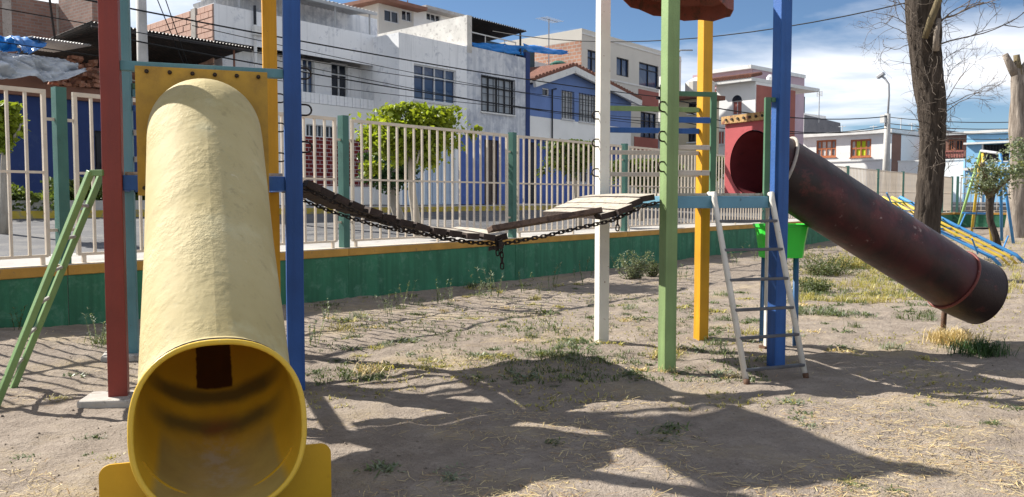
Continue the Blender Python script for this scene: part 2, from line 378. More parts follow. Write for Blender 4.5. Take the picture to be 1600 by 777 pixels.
def tube_red():
    s = NB('tube_red'); n = s.noise(1.6, 7, .66, dist=.5); f = s.noise(9, 7, .7); q = s.noise(2.6, 6, .7)
    c = s.mix(s.ramp(n, .40, .58), (.018, .010, .010), (.062, .013, .014))
    c = s.mix(s.ramp(q, .55, .66), c, (.11, .024, .022))
    c = s.mix(s.math('MULTIPLY', s.ramp(f, .62, .68), s.ramp(q, .5, .6)), c, (.27, .20, .18))
    s.done(c, s.ramp(f, .3, .7, (.38,) * 3, (.6,) * 3), s.bump(f, .25, .015), 0, .4)
tube_red()
mat('tube_dark', (.028, .016, .015), .5, .3, 3, (.075, .022, .02), .36, 9, .3, 50)
mat('panel_red', (.36, .07, .075), .5, .15, 3, (.26, .045, .05), .35, 8, .12, 60)
mat('lining_red', (.13, .02, .024), .6, .2, 3, (.08, .015, .018), .4, 8)
mat('rim_red', (.16, .04, .03), .55, .2, 5, (.3, .24, .2), .34, 16)
mat('flange_rust', (.42, .26, .10), .7, .25, 8, (.2, .07, .04), .45, 22, .4, 80)
# ------------------------------------------------------------------ ground
def vnoise(x, y, seed=0):
    xi = np.floor(x).astype(np.int64); yi = np.floor(y).astype(np.int64); xf = x - xi; yf = y - yi
    def h(a, b):
        n = (a * 374761393 + b * 668265263 + seed * 974711) & 0x7fffffff
        n = ((n ^ (n >> 13)) * 1274126177) & 0x7fffffff
        return ((n ^ (n >> 16)) & 0xffff) / 65535.0
    u = xf * xf * (3 - 2 * xf); v = yf * yf * (3 - 2 * yf)
    return (h(xi, yi) * (1 - u) + h(xi + 1, yi) * u) * (1 - v) + (h(xi, yi + 1) * (1 - u) + h(xi + 1, yi + 1) * u) * v
def fbm(x, y, o=4, seed=0):
    r = 0; a = .5
    for k in range(o): r = r + a * (vnoise(x, y, seed + k) - .5); x = x * 2.03 + 7.1; y = y * 2.03 + 3.7; a *= .5
    return r
WALL_D = 8.7
def gh(x, y):
    x = np.asarray(x, float); y = np.asarray(y, float)
    z = .055 * fbm(x * .55, y * .55, 3, 1) + .05 * fbm(x * 2.2, y * 2.2, 4, 9) + .045 * fbm(x * 8, y * 8, 3, 5)
    z = z + .13 * np.exp(-((x + 4.6) ** 2 / 1.6 + (y - 7.3) ** 2 / .7))            # low heap of earth by the left tower
    z = z - .12 * np.exp(-((x + 1.2) ** 2 / .22 + (y - 3.45) ** 2 / .3))             # hollow worn by feet at the slide exit
    d = x * N.x + y * N.y; s = x * U.x + y * U.y
    z = z + .07 * np.exp(-((d - WALL_D) / .6) ** 2) * np.clip((12 - s) / 10, 0, 1)
    return z
def gz(x, y): return float(gh(np.array([x]), np.array([y]))[0])
def axis(lo, hi, step, far):
    a = list(np.arange(lo, hi, step)); g = step; p = a[-1]
    while p < far: g *= 1.35; p += g; a.append(p)
    g = step; p = a[0]; pre = []
    while p > -far: g *= 1.35; p -= g; pre.append(p)
    return np.array(pre[::-1] + a)
GX = axis(-7, 9, .055, 600); GY = axis(2.4, 14, .055, 600)
gx, gy = np.meshgrid(GX, GY); gzv = gh(gx, gy)
far = np.clip((np.hypot(gx, gy) - 40) / 20, 0, 1); gzv = gzv * (1 - far) - .02 * far
me = bpy.data.meshes.new('ground'); nv = gx.size; nx_, ny_ = len(GX), len(GY)
idx = np.arange(nv).reshape(ny_, nx_)
q = np.stack([idx[:-1, :-1], idx[:-1, 1:], idx[1:, 1:], idx[1:, :-1]], -1).reshape(-1, 4)
me.from_pydata(np.stack([gx, gy, gzv], -1).reshape(-1, 3).tolist(), [], q.tolist()); me.materials.append(M['dirt'])
me.polygons.foreach_set('use_smooth', [True] * len(me.polygons))
g = bpy.data.objects.new('ground', me); COL.objects.link(g); g['kind'] = 'structure'
# street beyond the wall (a little higher than the park)
S_END = FF(WALL_D).hit(1490, 311)[0]
def sheet(name, mt, pts):
    m = MB(); m.face(pts); o = m.build(name, mt); o['kind'] = 'structure'; return o
def slab(name, mt, s0, s1, d0, d1, z0, z1, th=.25):
    m = MB(); t = [W(s0, d0, z0), W(s1, d0, z0), W(s1, d1, z1), W(s0, d1, z1)]; b = [p - Z * th for p in t]
    m.vf(t + b, [(0, 1, 2, 3), (7, 6, 5, 4), (0, 4, 5, 1), (1, 5, 6, 2), (2, 6, 7, 3), (3, 7, 4, 0)])
    o = m.build(name, mt); o['kind'] = 'structure'; return o
slab('sidewalk', 'sidewalk', -40, S_END + 1, WALL_D + .152, 10.6, .67, .69, .6)
slab('road', 'asphalt', -40, S_END + 1, 10.604, 17.0, .60, .98, .5)
slab('kerb', 'kerb_yellow', -40, 60, 17.003, 17.18, 1.12, 1.125, .4)
slab('sidewalk', 'sidewalk', -40, 130, 17.184, 40, 1.12, 1.16, .3)
slab('road', 'asphalt', S_END + 1.004, 130, -90, 16.998, .96, .97, .4)
# ------------------------------------------------------------------ park wall and fence
def boundary(label, F, a0, a1, joints, cop=.10, z_top=.69):
    t = empty('boundary_wall', F.P((a0 + a1) / 2, 0), label, 'wall')
    cuts = [a0] + [c_ for c_ in joints if a0 + .3 < c_ < a1 - .3] + [a1]
    for p_, q_ in zip(cuts[:-1], cuts[1:]):
        o_ = random.uniform(-.004, .004)
        m = MB(); m.fbox(F, p_ + .004, q_ - .004, -.4, z_top - cop - .001, -.15, o_); m.build('wall_body', 'wall_green', t)
        m = MB(); m.fbox(F, p_ + .003, q_ - .003, z_top - cop, z_top, -.165, .012 + o_); m.build('coping_band', 'wall_ochre', t, bevel=.008)
    m = MB(); m.fbox(F, a0, a1, -.4, z_top - .02, -.148, -.012); m.build('wall_core', 'concrete', t)
    m = MB(); m.fbox(F, a0, a1, z_top, z_top + .012, -.16, .004); m.build('coping_top', 'coping_top', t)
    return t
FW = FF(WALL_D)
sA = FW.hit(543, 280)[0]; sp = FW.hit(806, 280)[0] - sA
posts = [sA + sp * k for k in range(-2, 40) if sA + sp * k < S_END - .5] + [S_END - .1]
boundary('long low green park wall with ochre top band under the cream railings', FW, -14, S_END - .15, posts)
FW2 = Frame(W(S_END, WALL_D), -N, -U)
boundary('far low green wall behind the swing set at right', FW2, -.1, 26, [.15 + 3.2 * k for k in range(9)])
zt = FW.hit(475, 178)[1]; ztop = zt; zbot = FW.hit(620, 384.5)[1]; 
zmid = FW.hit(660, 283)[1]; zbot = .775
barmesh = {}
def fence(label, F, posts, group=None, nb=19, small=False):
    t = empty('metal_fence', F.P((posts[0] + posts[-1]) / 2, .7), label, 'fence')
    pm = bm_ = None
    off = -.075
    hb = ztop - zbot
    m = MB(); m.obox((0, 0, 0), F.a, F.m, Z, .013, .013, hb / 2 - .01); bm_ = m.mesh('bar', 'fence_cream')
    m = MB(); m.obox((0, 0, 0), F.a, F.m, Z, .052, .052, (ztop + .03 - .69) / 2); pm = m.mesh('post', 'fence_post')
    m = MB(); m.obox((0, 0, 0), F.a, F.m, Z, .019, .019, hb / 2 - .02); sm = m.mesh('stile', 'fence_cream')
    for i, a in enumerate(posts):
        link('post', pm, t, F.P(a, (ztop + .03 + .70) / 2, off))
        if i + 1 == len(posts): break
        b = posts[i + 1]; a0 = a + .15; a1 = b - .15
        m = MB()
        m.fbox(F, a0 - .02, a1 + .02, ztop - .04, ztop, off - .018, off + .018)
        m.fbox(F, a0, a1, zbot, zbot + .028, off - .014, off + .014)
        m.fbox(F, a0, a1, zmid - .012, zmid + .012, off - .0165, off + .0165)
        for c in (a0 + .05, (a0 + a1) / 2, a1 - .05): m.fbox(F, c - .02, c + .02, .70, zbot, off - .012, off + .012)
        for zz_ in (zbot + .25, ztop - .3):
            m.fbox(F, a + .052, a0, zz_, zz_ + .03, off - .01, off + .01); m.fbox(F, a1, b - .052, zz_, zz_ + .03, off - .01, off + .01)
        pn = m.build('fence_panel', 'fence_cream', t)
        for c in (a0, a1): link('stile', sm, pn, F.P(c, (ztop - .02 + zbot) / 2, off))
        n = nb
        for k in range(1, n):
            link('bar', bm_, pn, F.P(a0 + (a1 - a0) * k / n + random.uniform(-.008, .008), (ztop - .015 + zbot) / 2, off))
    return t
fence('long cream railing with green posts standing on the park wall', FW, posts, nb=20)
fence('far cream railing behind the swing set at right', FW2, [.15 + 3.2 * k for k in range(5)], nb=13)
# ------------------------------------------------------------------ houses
STY = 1.15
def holes_wall(m, F, a0, a1, z0, z1, holes, depth=.14):
    as_ = sorted({a0, a1, *[h[0] for h in holes], *[h[1] for h in holes]}); zs = sorted({z0, z1, *[h[2] for h in holes], *[h[3] for h in holes]})
    as_ = [a for a in as_ if a0 <= a <= a1]; zs = [z for z in zs if z0 <= z <= z1]
    for i in range(len(as_) - 1):
        for j in range(len(zs) - 1):
            ca, cz = (as_[i] + as_[i + 1]) / 2, (zs[j] + zs[j + 1]) / 2
            if any(h[0] < ca < h[1] and h[2] < cz < h[3] for h in holes): continue
            p = [(as_[i], zs[j]), (as_[i + 1], zs[j]), (as_[i + 1], zs[j + 1]), (as_[i], zs[j + 1])]
            m.face([F.P(*k) for k in p], p)
    for h in holes:
        A, B, C, D = h[:4]
        for (p, q) in (((A, C), (B, C)), ((B, C), (B, D)), ((B, D), (A, D)), ((A, D), (A, C))):
            m.face([F.P(*p), F.P(*q), F.P(*q, -depth), F.P(*p, -depth)], [p, q, q, p])
def body(parent, mt, F, a0, a1, z0, z1, dep, holes=(), skew=0.0, side=None, name='wall', roof=True):
    """walls of a house: front with real openings, sides, back and flat roof; skew shifts the back-left corner along a"""
    m = MB(); holes_wall(m, F, a0, a1, z0, z1, list(holes))
    k0 = a0 + skew * dep
    m.face([F.P(k0, z0, -dep), F.P(a0, z0), F.P(a0, z1), F.P(k0, z1, -dep)], [(-dep, z0), (0, z0), (0, z1), (-dep, z1)])
    m.face([F.P(a1, z0), F.P(a1, z0, -dep), F.P(a1, z1, -dep), F.P(a1, z1)], [(0, z0), (dep, z0), (dep, z1), (0, z1)])
    m.face([F.P(a1, z0, -dep), F.P(k0, z0, -dep), F.P(k0, z1, -dep), F.P(a1, z1, -dep)], [(a1, z0), (k0, z0), (k0, z1), (a1, z1)])
    if roof: m.face([F.P(a0, z1), F.P(a1, z1), F.P(a1, z1, -dep), F.P(k0, z1, -dep)], [(a0, 0), (a1, 0), (a1, dep), (k0, dep)])
    o = m.build(name, [mt], parent)
    return o
def rect(F, x0, x1, y0, y1):
    xm = (x0 + x1) / 2; return (F.hit(x0, 300)[0], F.hit(x1, 300)[0], F.hit(xm, y1)[1], F.hit(xm, y0)[1])
def window(parent, F, h, cols=2, rows=(1.0,), frame='frame_white', glassm='glass_dark', grille=None, sill=True, fw=.05, rec=.10, panes=None, name='window'):
    a0, a1, z0, z1 = h[:4]
    m = MB(); o1 = -rec + .05; o0 = -rec - .03
    m.fbox(F, a0, a1, z0, z0 + fw, o0, o1); m.fbox(F, a0, a1, z1 - fw, z1, o0, o1)
    m.fbox(F, a0, a0 + fw, z0 + fw, z1 - fw, o0, o1); m.fbox(F, a1 - fw, a1, z0 + fw, z1 - fw, o0, o1)
    cw = (a1 - a0) / cols
    for c in range(1, cols): m.fbox(F, a0 + cw * c - fw * .4, a0 + cw * c + fw * .4, z0 + fw, z1 - fw, o0, o1 - .004)
    tot = sum(rows); acc = z0; zsplit = [z0]
    for r in rows: acc += (z1 - z0) * r / tot; zsplit.append(acc)
    for zz_ in zsplit[1:-1]: m.fbox(F, a0 + fw, a1 - fw, zz_ - fw * .4, zz_ + fw * .4, o0, o1 - .008)
    w = m.build(name, frame, parent)
    for c in range(cols):
        for r in range(len(rows)):
            m = MB(); g = glassm if not panes else panes[(c * len(rows) + r) % len(panes)]
            A, B, C, D = a0 + cw * c, a0 + cw * (c + 1), zsplit[r], zsplit[r + 1]
            m.fbox(F, A + .005, B - .005, C + .005, D - .005, -rec - .016 + random.uniform(-.004, .004), -rec - .008); m.build('pane', g, w)
    if sill:
        m = MB(); m.fbox(F, a0 - .06, a1 + .06, z0 - .06, z0 - .003, -rec, .06); m.build('sill', frame if frame != 'frame_dark' else 'trim_white', w)
    if grille:
        nx, nz = grille; m = MB()
        for k in range(nx + 1): a = a0 + (a1 - a0) * k / nx; m.fbox(F, a - .01, a + .01, z0 - .02, z1 + .02, .03, .05)
        for k in range(nz + 1): z = z0 + (z1 - z0) * k / nz; m.fbox(F, a0, a1, z - .01, z + .01, .026, .046)
        m.build('grille', 'frame_dark', w)
    return w
def door(parent, F, h, mt='door_brown', rec=.1, panels=2):
    a0, a1, z0, z1 = h[:4]; m = MB(); m.fbox(F, a0 + .005, a1 - .005, z0, z1 - .005, -rec - .04, -rec); d = m.build('door', mt, parent)
    m = MB()
    for k in range(panels):
        A = a0 + (a1 - a0) * k / panels + .08; B = a0 + (a1 - a0) * (k + 1) / panels - .08
        for (C, D) in ((z0 + .12, z0 + (z1 - z0) * .45), (z0 + (z1 - z0) * .52, z1 - .12)): m.fbox(F, A, B, C, D, -rec, -rec + .025)
    m.build('door_panel', mt, d); m = MB(); m.fbox(F, a1 - .16, a1 - .1, z0 + 1.0, z0 + 1.15, -rec, -rec + .07); m.build('handle', 'frame_dark', d)
    return d
def corrugated(name, mt, parent, p00, p10, p01, p11, n=40, amp=.025, nv=2):
    """sheet from edge p00-p10 (front) to p01-p11 (back), waves run front to back"""
    m = MB(); vs = []; fs = []; up = ((V(p10) - V(p00)).cross(V(p01) - V(p00))).normalized(); up = up if up.z > 0 else -up; c = n * 4 + 1
    for sgn in (0, 1):
        for j in range(nv):
            for i in range(c):
                s = i / (c - 1); t = j / (nv - 1)
                p = (V(p00) * (1 - s) + V(p10) * s) * (1 - t) + (V(p01) * (1 - s) + V(p11) * s) * t
                vs.append(p + up * (amp * math.sin(i * math.pi / 2 + .4) - sgn * .012))
    B = c * nv
    for j in range(nv - 1):
        for i in range(c - 1):
            a = j * c + i; fs.append((a, a + 1, a + c + 1, a + c)); fs.append((B + a + c, B + a + c + 1, B + a + 1, B + a))
    for i in range(c - 1):
        fs.append((i, B + i, B + i + 1, i + 1)); k = (nv - 1) * c + i; fs.append((k, k + 1, B + k + 1, B + k))
    m.vf(vs, fs); return m.build(name, mt, parent)
def rails(parent, name, mt, pts, r=.02):
    m = MB()
    for p, q in pts: m.tube([p, q], r, 6)
    return m.build(name, mt, parent)
F22 = FF(22.0)
SK = .10
# A: single-storey blue house at far left, rubble and canopy on its roof
def build_house_a():
    F = F22; a0 = F.hit(-230, 300)[0]; a1 = F.hit(332, 300)[0]; zr = F.hit(60, 152)[1]
    t = empty('blue_house', F.P((a0 + a1) / 2, STY, -3), 'low dark blue house behind hedge at left with rubble and tarpaulin on its roof', 'house')
    w = rect(F, 150, 172, 205, 262)
    hs = [(w[0], w[1], STY, w[3])]
    body(t, 'house_blue_dark', F, a0, a1, STY, zr, 9, hs, 0)
    door(t, F, hs[0], 'frame_dark')
    m = MB(); m.fbox(F, a0, a1 + .02, zr + .003, zr + .32, -.25, .12); m.build('roof_band', 'house_brown', t)
    m = MB(); m.fbox(F, a0, a1, zr + .003, zr + .12, -9, -.26); m.build('roof', 'concrete', t)
    # dark back wall under the canopy
    m = MB(); m.fbox(F, F.hit(70, 300)[0], a1 - .05, zr + .12, zr + 1.9, -3.4, -3.2); m.build('back_wall', 'house_brown', t)
    # canopy
    zc0 = FF(20.4).hit(224, 50)[1]; A = FF(20.4)
    p0 = A.P(A.hit(150, 300)[0], A.hit(300, 61)[1]); p1 = A.P(A.hit(397, 300)[0], A.hit(397, 74)[1])
    p0.z = p1.z = A.hit(330, 64)[1]
    b0 = p0 + N * 4.6 - Z * .35; b1 = p1 + N * 4.6 - Z * .35
    c = corrugated('canopy', 'corrugated_dark', t, p0, p1, b0, b1, 46, .03)
    m = MB(); m.bar(p0 - Z * .1, p1 - Z * .1, .05, .07); m.build('canopy_beam', 'corrugated_dark', t)
    q0 = A.P(A.hit(76, 300)[0], A.hit(110, 58.5)[1], -.6); q1 = A.P(A.hit(168, 300)[0], q0.z, -.6)
    corrugated('canopy', 'corrugated_pale', t, q0, q1, q0 + N * 2.0 + Z * .05, q1 + N * 2.0 + Z * .05, 20, .02)
    for px in (378, 205): 
        a = A.hit(px, 300)[0]; m = MB(); m.tube([A.P(a, zr + .1, -.25), A.P(a, p0.z - .1, -.25)], .03, 8); m.build('canopy_post', 'house_brown', t)
    # heap of bricks by the edge
    m = MB(); B = FF(21.7); b = B.hit(105, 300)[0]; e = B.hit(178, 300)[0]
    bk = MB(); bk.box(-.1, .1, -.05, .05, -.04, .04); bme = bk.mesh('brick', 'brick_rubble')
    for i in range(120):
        k = random.random(); a = b + (e - b) * k; hgt = .75 * (1 - abs(k - .45) ** 1.5 * 1.2)
        z = zr + .36 + random.random() ** 1.3 * max(.1, hgt)
        o = link('brick', bme, t, B.P(a, z, -random.random() * .9)); o.rotation_euler = (random.uniform(-.5, .5), random.uniform(-.5, .5), random.uniform(0, 3))
    for k in range(3):
        m = MB(); z = zr + .55 + .22 * k; m.bar(B.P(b + .9 + k * .2, z + .2, -.1), B.P(b + 2.6, z - .05, .05), .12, .03); m.build('plank', 'wood_plank', t)
    return zr
ZRA = build_house_a()
# tarpaulins
def tarp(label, F, top, bot, mt, nx=46, ny=22, fold=.12, seed=0, back=1.2):
    vs = []; fs = []
    for j in range(ny):
        for i in range(nx):
            s = i / (nx - 1); t = j / (ny - 1)
            def lerp(L):
                k = s * (len(L) - 1); q = min(int(k), len(L) - 2); f = k - q; return L[q][0] * (1 - f) + L[q + 1][0] * f, L[q][1] * (1 - f) + L[q + 1][1] * f
            x0, y0 = lerp(top); x1, y1 = lerp(bot)
            px = x0 + (x1 - x0) * t; py = y0 + (y1 - y0) * t
            a, z = F.hit(px, py)
            w = fold * (mnoise.noise(V((s * 5 + seed + t * 2, t * 2.0 - s * 2, seed))) + .55 * (1 - 2 * abs(mnoise.noise(V((s * 9 + seed - t * 3.5, t * 2.2, 3.3))))) + .15 * mnoise.noise(V((s * 31 + t * 9, t * 12, 1.3))))
            vs.append(F.P(a, z + w * .35, -back * (1 - t) + w * 2.2))
    for j in range(ny - 1):
        for i in range(nx - 1): k = j * nx + i; fs.append((k, k + 1, k + nx + 1, k + nx))
    m = MB(); m.vf(vs, fs); o = m.build('tarpaulin', mt, None, smooth=True); tag(o, label, 'tarpaulin')
    sd = o.modifiers.new('th', 'SOLIDIFY'); sd.thickness = .012
    return o
FT = FF(21.0)
tarp('large crumpled grey tarpaulin hanging over the roof edge at far left', FT, [(-60, 62), (0, 76), (28, 80), (62, 90), (100, 90), (124, 97)], [(-60, 122), (0, 123), (40, 122), (70, 127), (98, 128), (133, 113)], 'tarp_grey', 80, 34, .15, 2.2, .45)
tarp('small sunlit blue and white tarpaulin above the grey one', FF(20.8), [(30, 52), (58, 56), (84, 62)], [(33, 80), (44, 86), (72, 72)], 'tarp_blue', 30, 14, .06, 5.1, .5)
tarp('dark blue tarpaulin draped over the roof frame at the left picture edge', FF(21.6), [(-60, 50), (0, 54), (32, 57)], [(-60, 66), (0, 80), (30, 84)], 'tarp_bright', 30, 12, .08, 8.1, .3)
# B: brick house behind
def build_house_b():
    F = FF(30.0); a0 = F.hit(-260, 300)[0]; a1 = F.hit(149, 300)[0]; z1 = F.hit(90, 6)[1]
    t = empty('brick_house', F.P((a0 + a1) / 2, STY, -4), 'tall bare brick wall house standing behind the tarpaulins at far left', 'house')
    body(t, 'brick_brown', F, a0, a1, STY, z1, 8)
    for px in (103, 20, -60):
        a = F.hit(px, 300)[0]; m = MB(); m.fbox(F, a - .14, a + .14, STY, z1 + .01, -.1, .015); m.build('column', 'concrete', t)
    G = FF(27.6); b = G.hit(152, 300)[0]
    body(t, 'brick_brown', G, b, b + .6, STY, G.hit(150, -30)[1], 2.3, name='buttress_wall')
    tk = MB(); p = FF(33).P(FF(33).hit(141, 300)[0], 0); z = FF(33).hit(141, 12)[1]; tk.tube([(p.x, p.y, z - .6), (p.x, p.y, z + .1), (p.x, p.y, z + .2)], [.45, .45, .2], 16)
    o = tk.build('water_tank', 'dark_teal'); tag(o, 'small dark water tank on top of the brick house', 'water tank')
build_house_b()
# C: white house, pink brick flank, recessed upper floor
def build_house_c():
    F = F22; a0 = F.hit(340, 300)[0]; a1 = F.hit(588, 300)[0]
    zp = F.hit(473, 33)[1]; zo = F.hit(530, 95)[1]; zf = F.hit(530, 166)[1]
    t = empty('white_house', F.P((a0 + a1) / 2, STY, -4), 'white two-storey house with weathered parapet and pink brick flank behind the yellow slide', 'house')
    # upper parapet box (overhanging) and recessed upper wall
    G = FF(22.7)
    h = [rect(G, 475.5, 494, 93, 152), rect(G, 520, 546, 99.5, 157), rect(G, 566, 582, 105, 164)]
    gl = rect(F22, 480, 530, 196, 215)
    body(t, 'house_white', G, G.hit(340, 300)[0] + .25, G.hit(590, 300)[0], zf + .003, zo + .01, 6.2, h, SK)
    body(t, 'house_white', F, a0, a1, zo + .012, zp, 7.0, (), SK, name='parapet')
    window(t, G, h[0], 2, (2, 1), 'frame_white', 'glass_blue'); window(t, G, h[1], 2, (1, 1, .9), 'frame_white', 'glass_dark'); window(t, G, h[2], 2, (2.4, 1), 'frame_dark', 'glass_dark', sill=False)
    body(t, 'house_clean', F, a0, a1, STY, zf, 7.2, [gl], SK, name='ground_floor')
    window(t, F, gl, 8, (1,), 'frame_white', 'glass_dark', sill=False, fw=.03)
    # balustrade with panel joints
    m = MB(); zb = F.hit(530, 156)[1]; aa = F.hit(474, 300)[0]
    n = 9
    for k in range(n):
        A = aa + (a1 - aa) * k / n; B = aa + (a1 - aa) * (k + 1) / n - .02
        q = MB(); q.fbox(F, A, B, zf + .01, zb + .12, -.08, .012); q.build('balustrade_panel', 'house_white', t)
    m.fbox(F, F.hit(474, 300)[0], F.hit(592, 300)[0] - .02, F.hit(530, 291)[1], F.hit(530, 214)[1], -.02, .02)
    o = MB(); A, B, C, D = F.hit(474, 300)[0], F.hit(588, 300)[0], F.hit(530, 291)[1], F.hit(530, 217)[1]
    p = [(A, C), (B, C), (B, D), (A, D)]; o.face([F.P(*k, .022) for k in p], p); 
    for e, f in ((p[0], p[1]), (p[1], p[2]), (p[2], p[3]), (p[3], p[0])): o.face([F.P(*e, .022), F.P(*e, -.02), F.P(*f, -.02), F.P(*f, .022)], [e, e, f, f])
    o.build('tile_cladding', 'tile_red', t)
    # setback weathered wall above and white louvre pergola
    G2 = FF(24.0); b0 = G2.hit(380, 300)[0]; b1 = G2.hit(592, 300)[0]
    body(t, 'house_white_worn', G2, b0, b1, zp - .05, G2.hit(530, 17)[1], 3.2, (), SK, name='roof_room')
    P = FF(22.6); zc = P.hit(500, -6)[1]
    corrugated('pergola_roof', 'corrugated_pale', t, P.P(P.hit(330, 300)[0], zc - .1), P.P(P.hit(592, 300)[0], zc - .1), P.P(P.hit(330, 300)[0], zc + .35, -5), P.P(P.hit(592, 300)[0], zc + .35, -5), 40, .03)
    for px in (345, 382, 430, 530, 583):
        a = P.hit(px, 300)[0]; m = MB(); m.bar(P.P(a, zp - .1, -.1), P.P(a, zc - .06, -.1), .06); m.build('pergola_post', 'lamp_grey', t)
    m = MB(); m.bar(P.P(P.hit(330, 300)[0], zc - .16, -.02), P.P(P.hit(592, 300)[0], zc - .16, -.02), .06, .1); m.build('pergola_beam', 'lamp_grey', t)
    # the pink brick flank, brick by brick: stands on the skewed left side
    o = F.P(a0, 0); dirv = (F.P(a0 + SK * 7, 0, -7) - o).normalized(); nrm = V((-dirv.y, dirv.x, 0)); 
    if nrm.dot(-o) < 0: nrm = -nrm
    L = 6.8; zlo = zp - 2.1; rows = 11; rh = 2.08 / rows; bw = .46
    m = MB(); m.obox(o + dirv * (L / 2) + nrm * .01 + Z * (zlo + 1.04), dirv, nrm, Z, L / 2, .012, 1.04); m.build('mortar_bed', 'mortar', t)
    bk = MB(); bk.obox((0, 0, 0), dirv, nrm, Z, bw / 2 - .012, .03, rh / 2 - .012); me1 = bk.mesh('brick', 'brick_pink')
    bk = MB(); bk.obox((0, 0, 0), dirv, nrm, Z, bw / 4 - .012, .03, rh / 2 - .012); me2 = bk.mesh('brick', 'brick_pink')
    for r in range(rows):
        x = 0.0; first = r % 2
        while x < L - .1:
            half = first; w = bw / 2 if half else bw; first = 0
            if x + w > L: break
            c = o + dirv * (x + w / 2) + nrm * (.025 + random.uniform(-.008, .008)) + Z * (zlo + rh * (r + .5)); x += w
            if .95 < x - w / 2 < 1.25: continue
            link('brick', me2 if half else me1, t, c)
    m = MB(); m.obox(o + dirv * 1.15 + nrm * .03 + Z * (zlo + 1.05), dirv, nrm, Z, .14, .045, 1.05); m.build('column', 'concrete', t)
    # service mast with meter box
    q = FF(21.9); a = q.hit(403, 300)[0]
    ms = empty('service_mast', q.P(a, zf), 'white pipe mast with meter box on the white house wall', 'mast')
    m = MB(); m.tube([q.P(a, zf - .3), q.P(a, q.hit(403, 40)[1])], .05, 8); m.build('pipe', 'trim_white', ms)
    m = MB(); m.tube([q.P(a, q.hit(403, 40)[1]), q.P(a, q.hit(403, 10)[1])], .045, 8); m.build('weatherhead', 'frame_dark', ms)
    m = MB(); z = q.hit(403, 49)[1]; m.fbox(q, a - .09, a + .28, z - .14, z + .14, -.05, .12); m.build('meter_box', 'trim_white', ms, bevel=.02)
build_house_c()
